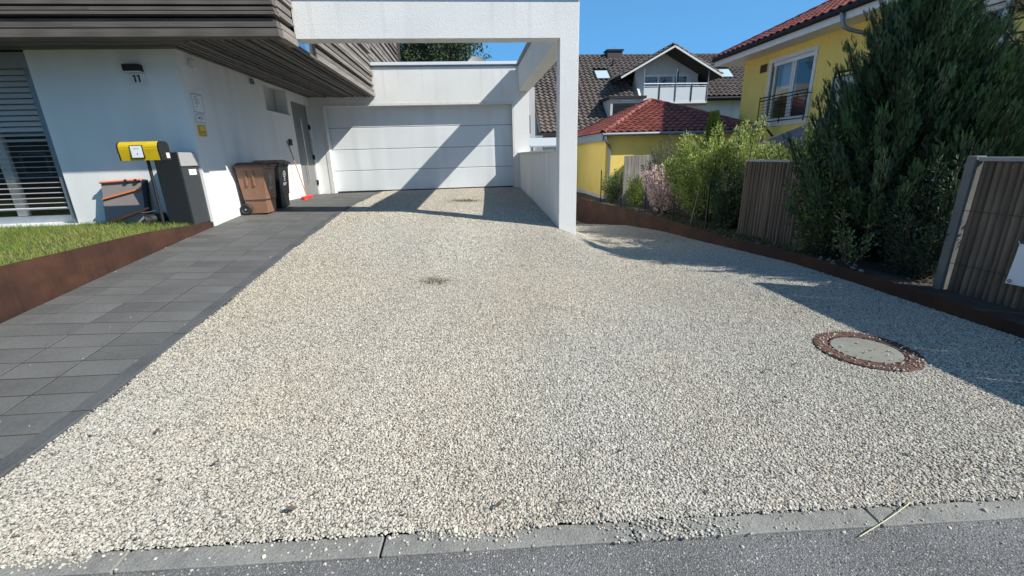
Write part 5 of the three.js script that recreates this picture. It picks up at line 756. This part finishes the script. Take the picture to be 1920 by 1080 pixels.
// pine with long needles, top right
{
  const r = rng(71), t = thing('pine_tree', 'pine with bare twigs and long dark needles at the top right corner', 'pine', [6.9, -1.4, -5.3]), B = V(6.9, -1.4, -5.3), L = [], wood = [bar(B, B.clone().add(V(0.1, 3.6, 0.1)), 0.06, 0.02)];
  for (let i = 0; i < 34; i++) { const k = (i + 0.5) / 34, a = i * 2.4, y = 1.95 + k * 2.0, reach = rr(0.7, 1.35, r) * (1.1 - 0.5 * k), p0 = B.clone().add(V(0, y, 0)), p2 = p0.clone().add(V(Math.cos(a) * reach, rr(0.05, 0.45, r), Math.sin(a) * reach)), cv = new THREE.QuadraticBezierCurve3(p0, p0.clone().lerp(p2, 0.5).add(V(0, -0.1, 0)), p2); wood.push(boxUV(new THREE.TubeGeometry(cv, 5, 0.013, 5, false)));
    for (let j = 0; j < 5; j++) { const u = 0.35 + j * 0.14, q0 = cv.getPoint(u), q1 = q0.clone().add(V(Math.cos(a + rr(-1.2, 1.2, r)) * 0.3, rr(0.0, 0.22, r), Math.sin(a + rr(-1.2, 1.2, r)) * 0.3)); wood.push(bar(q0, q1, 0.007, 0.004, 4)); for (let m = 0; m < 9; m++) { const w = rr(0.2, 1.05, r), kk = rr(0.7, 1.3, r); L.push({ m: new THREE.Matrix4().compose(q0.clone().lerp(q1, w), dirQuat(q1.clone().sub(q0).add(V(r() - 0.5, r() - 0.2, r() - 0.5).multiplyScalar(0.3)).normalize(), r), V(0.16, 0.16, 0.16)), c: col(0.04 * kk, 0.062 * kk, 0.03 * kk) }); } } }
  part(t, 'trunk', join(wood), M.bark); instanced('foliage', needleGeo, M.conifer, L, t);
}
// broadleaf tree behind the garage
{
  const r = rng(81), t = thing('broadleaf_tree', 'large dark green tree standing behind the garage roof', 'tree', [-1.6, -2.6, -24.5]), B = V(-1.6, -2.6, -24.5), L = [], wood = [bar(B, B.clone().add(V(0.1, 6, 0)), 0.28, 0.16, 10)];
  for (let i = 0; i < 60; i++) { const a = i * 2.4, el = rr(-0.35, 1.1, r), d = V(Math.cos(a) * Math.cos(el), Math.sin(el), Math.sin(a) * Math.cos(el)), c = B.clone().add(V(0.1, 7.4, 0)), p2 = c.clone().add(V(d.x * 3.1, d.y * 3.4, d.z * 3.0).multiplyScalar(rr(0.75, 1.05, r))), p0 = B.clone().add(V(0.1, rr(4.2, 6.5, r), 0)); wood.push(bar(p0, p2, 0.06, 0.015, 5));
    for (let m = 0; m < 8; m++) { const u = p0.clone().lerp(p2, rr(0.45, 1.05, r)).add(V(r() - 0.5, r() - 0.5, r() - 0.5).multiplyScalar(0.9)); for (let j = 0; j < 60; j++) { const off = V(r() - 0.5, r() - 0.5, r() - 0.5).normalize().multiplyScalar(0.45 * Math.pow(r(), 0.5)), kk = rr(0.6, 1.35, r), s = rr(0.09, 0.16, r); L.push({ m: new THREE.Matrix4().compose(u.clone().add(off), dirQuat(off.normalize().add(V(0, -0.5, 0)).normalize(), r), V(s * 1.3, s, s)), c: col(0.055 * kk, 0.1 * kk, 0.03 * kk) }); } } }
  part(t, 'trunk', join(wood), M.bark); instanced('crown', leafQuad, M.foliage, L, t);
}
// low plants and stones along the bed's edge
{
  const r = rng(91), l = [], st = [];
  for (let i = 0; i < 2600; i++) { const z = rr(-2.5, -16, r), x = 4.24 + 0.5 * Math.pow(r(), 1.6), n = noise((z + 20) / 20, 0.3, 24, 3); if (n < 0.42) continue; const s = rr(0.03, 0.08, r), k = rr(0.5, 1.3, r); l.push({ m: new THREE.Matrix4().compose(V(x, cortenTop(z) - 0.03, z), dirQuat(V(r() - 0.5, 0.9, r() - 0.5).normalize(), r), V(s * 0.8, s, s)), c: col(0.09 * k, 0.13 * k, 0.035 * k) }); }
  const g = instanced('ground_cover', leafQuad, M.foliage, l); tag(g, 'low green and brown ground cover along the rusty edge', 'ground cover'); scene.add(g);
  for (let i = 0; i < 500; i++) { const z = rr(-2.5, -15, r), x = 4.23 + 0.35 * r() * r(), n = noise((z + 20) / 20, 0.7, 30, 5); if (n < 0.45) continue; st.push({ m: mat4(V(x, cortenTop(z) - 0.02, z), r(), r() * 6, r(), rr(0.02, 0.055, r)), c: stoneTint(r).multiplyScalar(0.6) }); }
  const s = instanced('bed_pebbles', stoneGeo[1], M.stone, st); tag(s, 'pale pebbles strewn along the planting bed', 'pebbles'); scene.add(s);
}
// a house across the road, seen only as a reflection in the window panes
{
  const t = thing('opposite_house', 'brown house across the road, seen only mirrored in the window panes', 'house', [-26, -1.6, 19]);
  part(t, 'wall', box(-44, -10, -1.8, 4.2, 14, 24), std({ color: col(0.3, 0.25, 0.22), roughness: 0.9, map: T.streak }));
  const rf = part(t, 'roof', join([slab(V(-27, 4.0, 13.4), V(-27, 7.8, 19), 35, 0.15, V(0, 1, 0)), slab(V(-27, 4.0, 24.6), V(-27, 7.8, 19), 35, 0.15, V(0, 1, 0))]), M.darkTile);
  for (let i = 0; i < 8; i++) for (const y of [-0.4, 2.3]) { const w = part(t, 'window', rbox(-42 + i * 4, -40.6 + i * 4, y, y + 1.3, 13.95, 14.0, 0.005), M.white); part(w, 'pane', box(-41.9 + i * 4, -40.7 + i * 4, y + 0.1, y + 1.2, 13.93, 13.948), M.darkGlass); }
}
// ---------------------------------------------------------------- lift so that the road lies at y = 0, then draw
for (const o of scene.children) if (o !== sun.target) o.position.y += LIFT; sun.target.position.y += LIFT; camera.position.y += LIFT;
scene.updateMatrixWorld(true);
renderer.render(scene, camera);
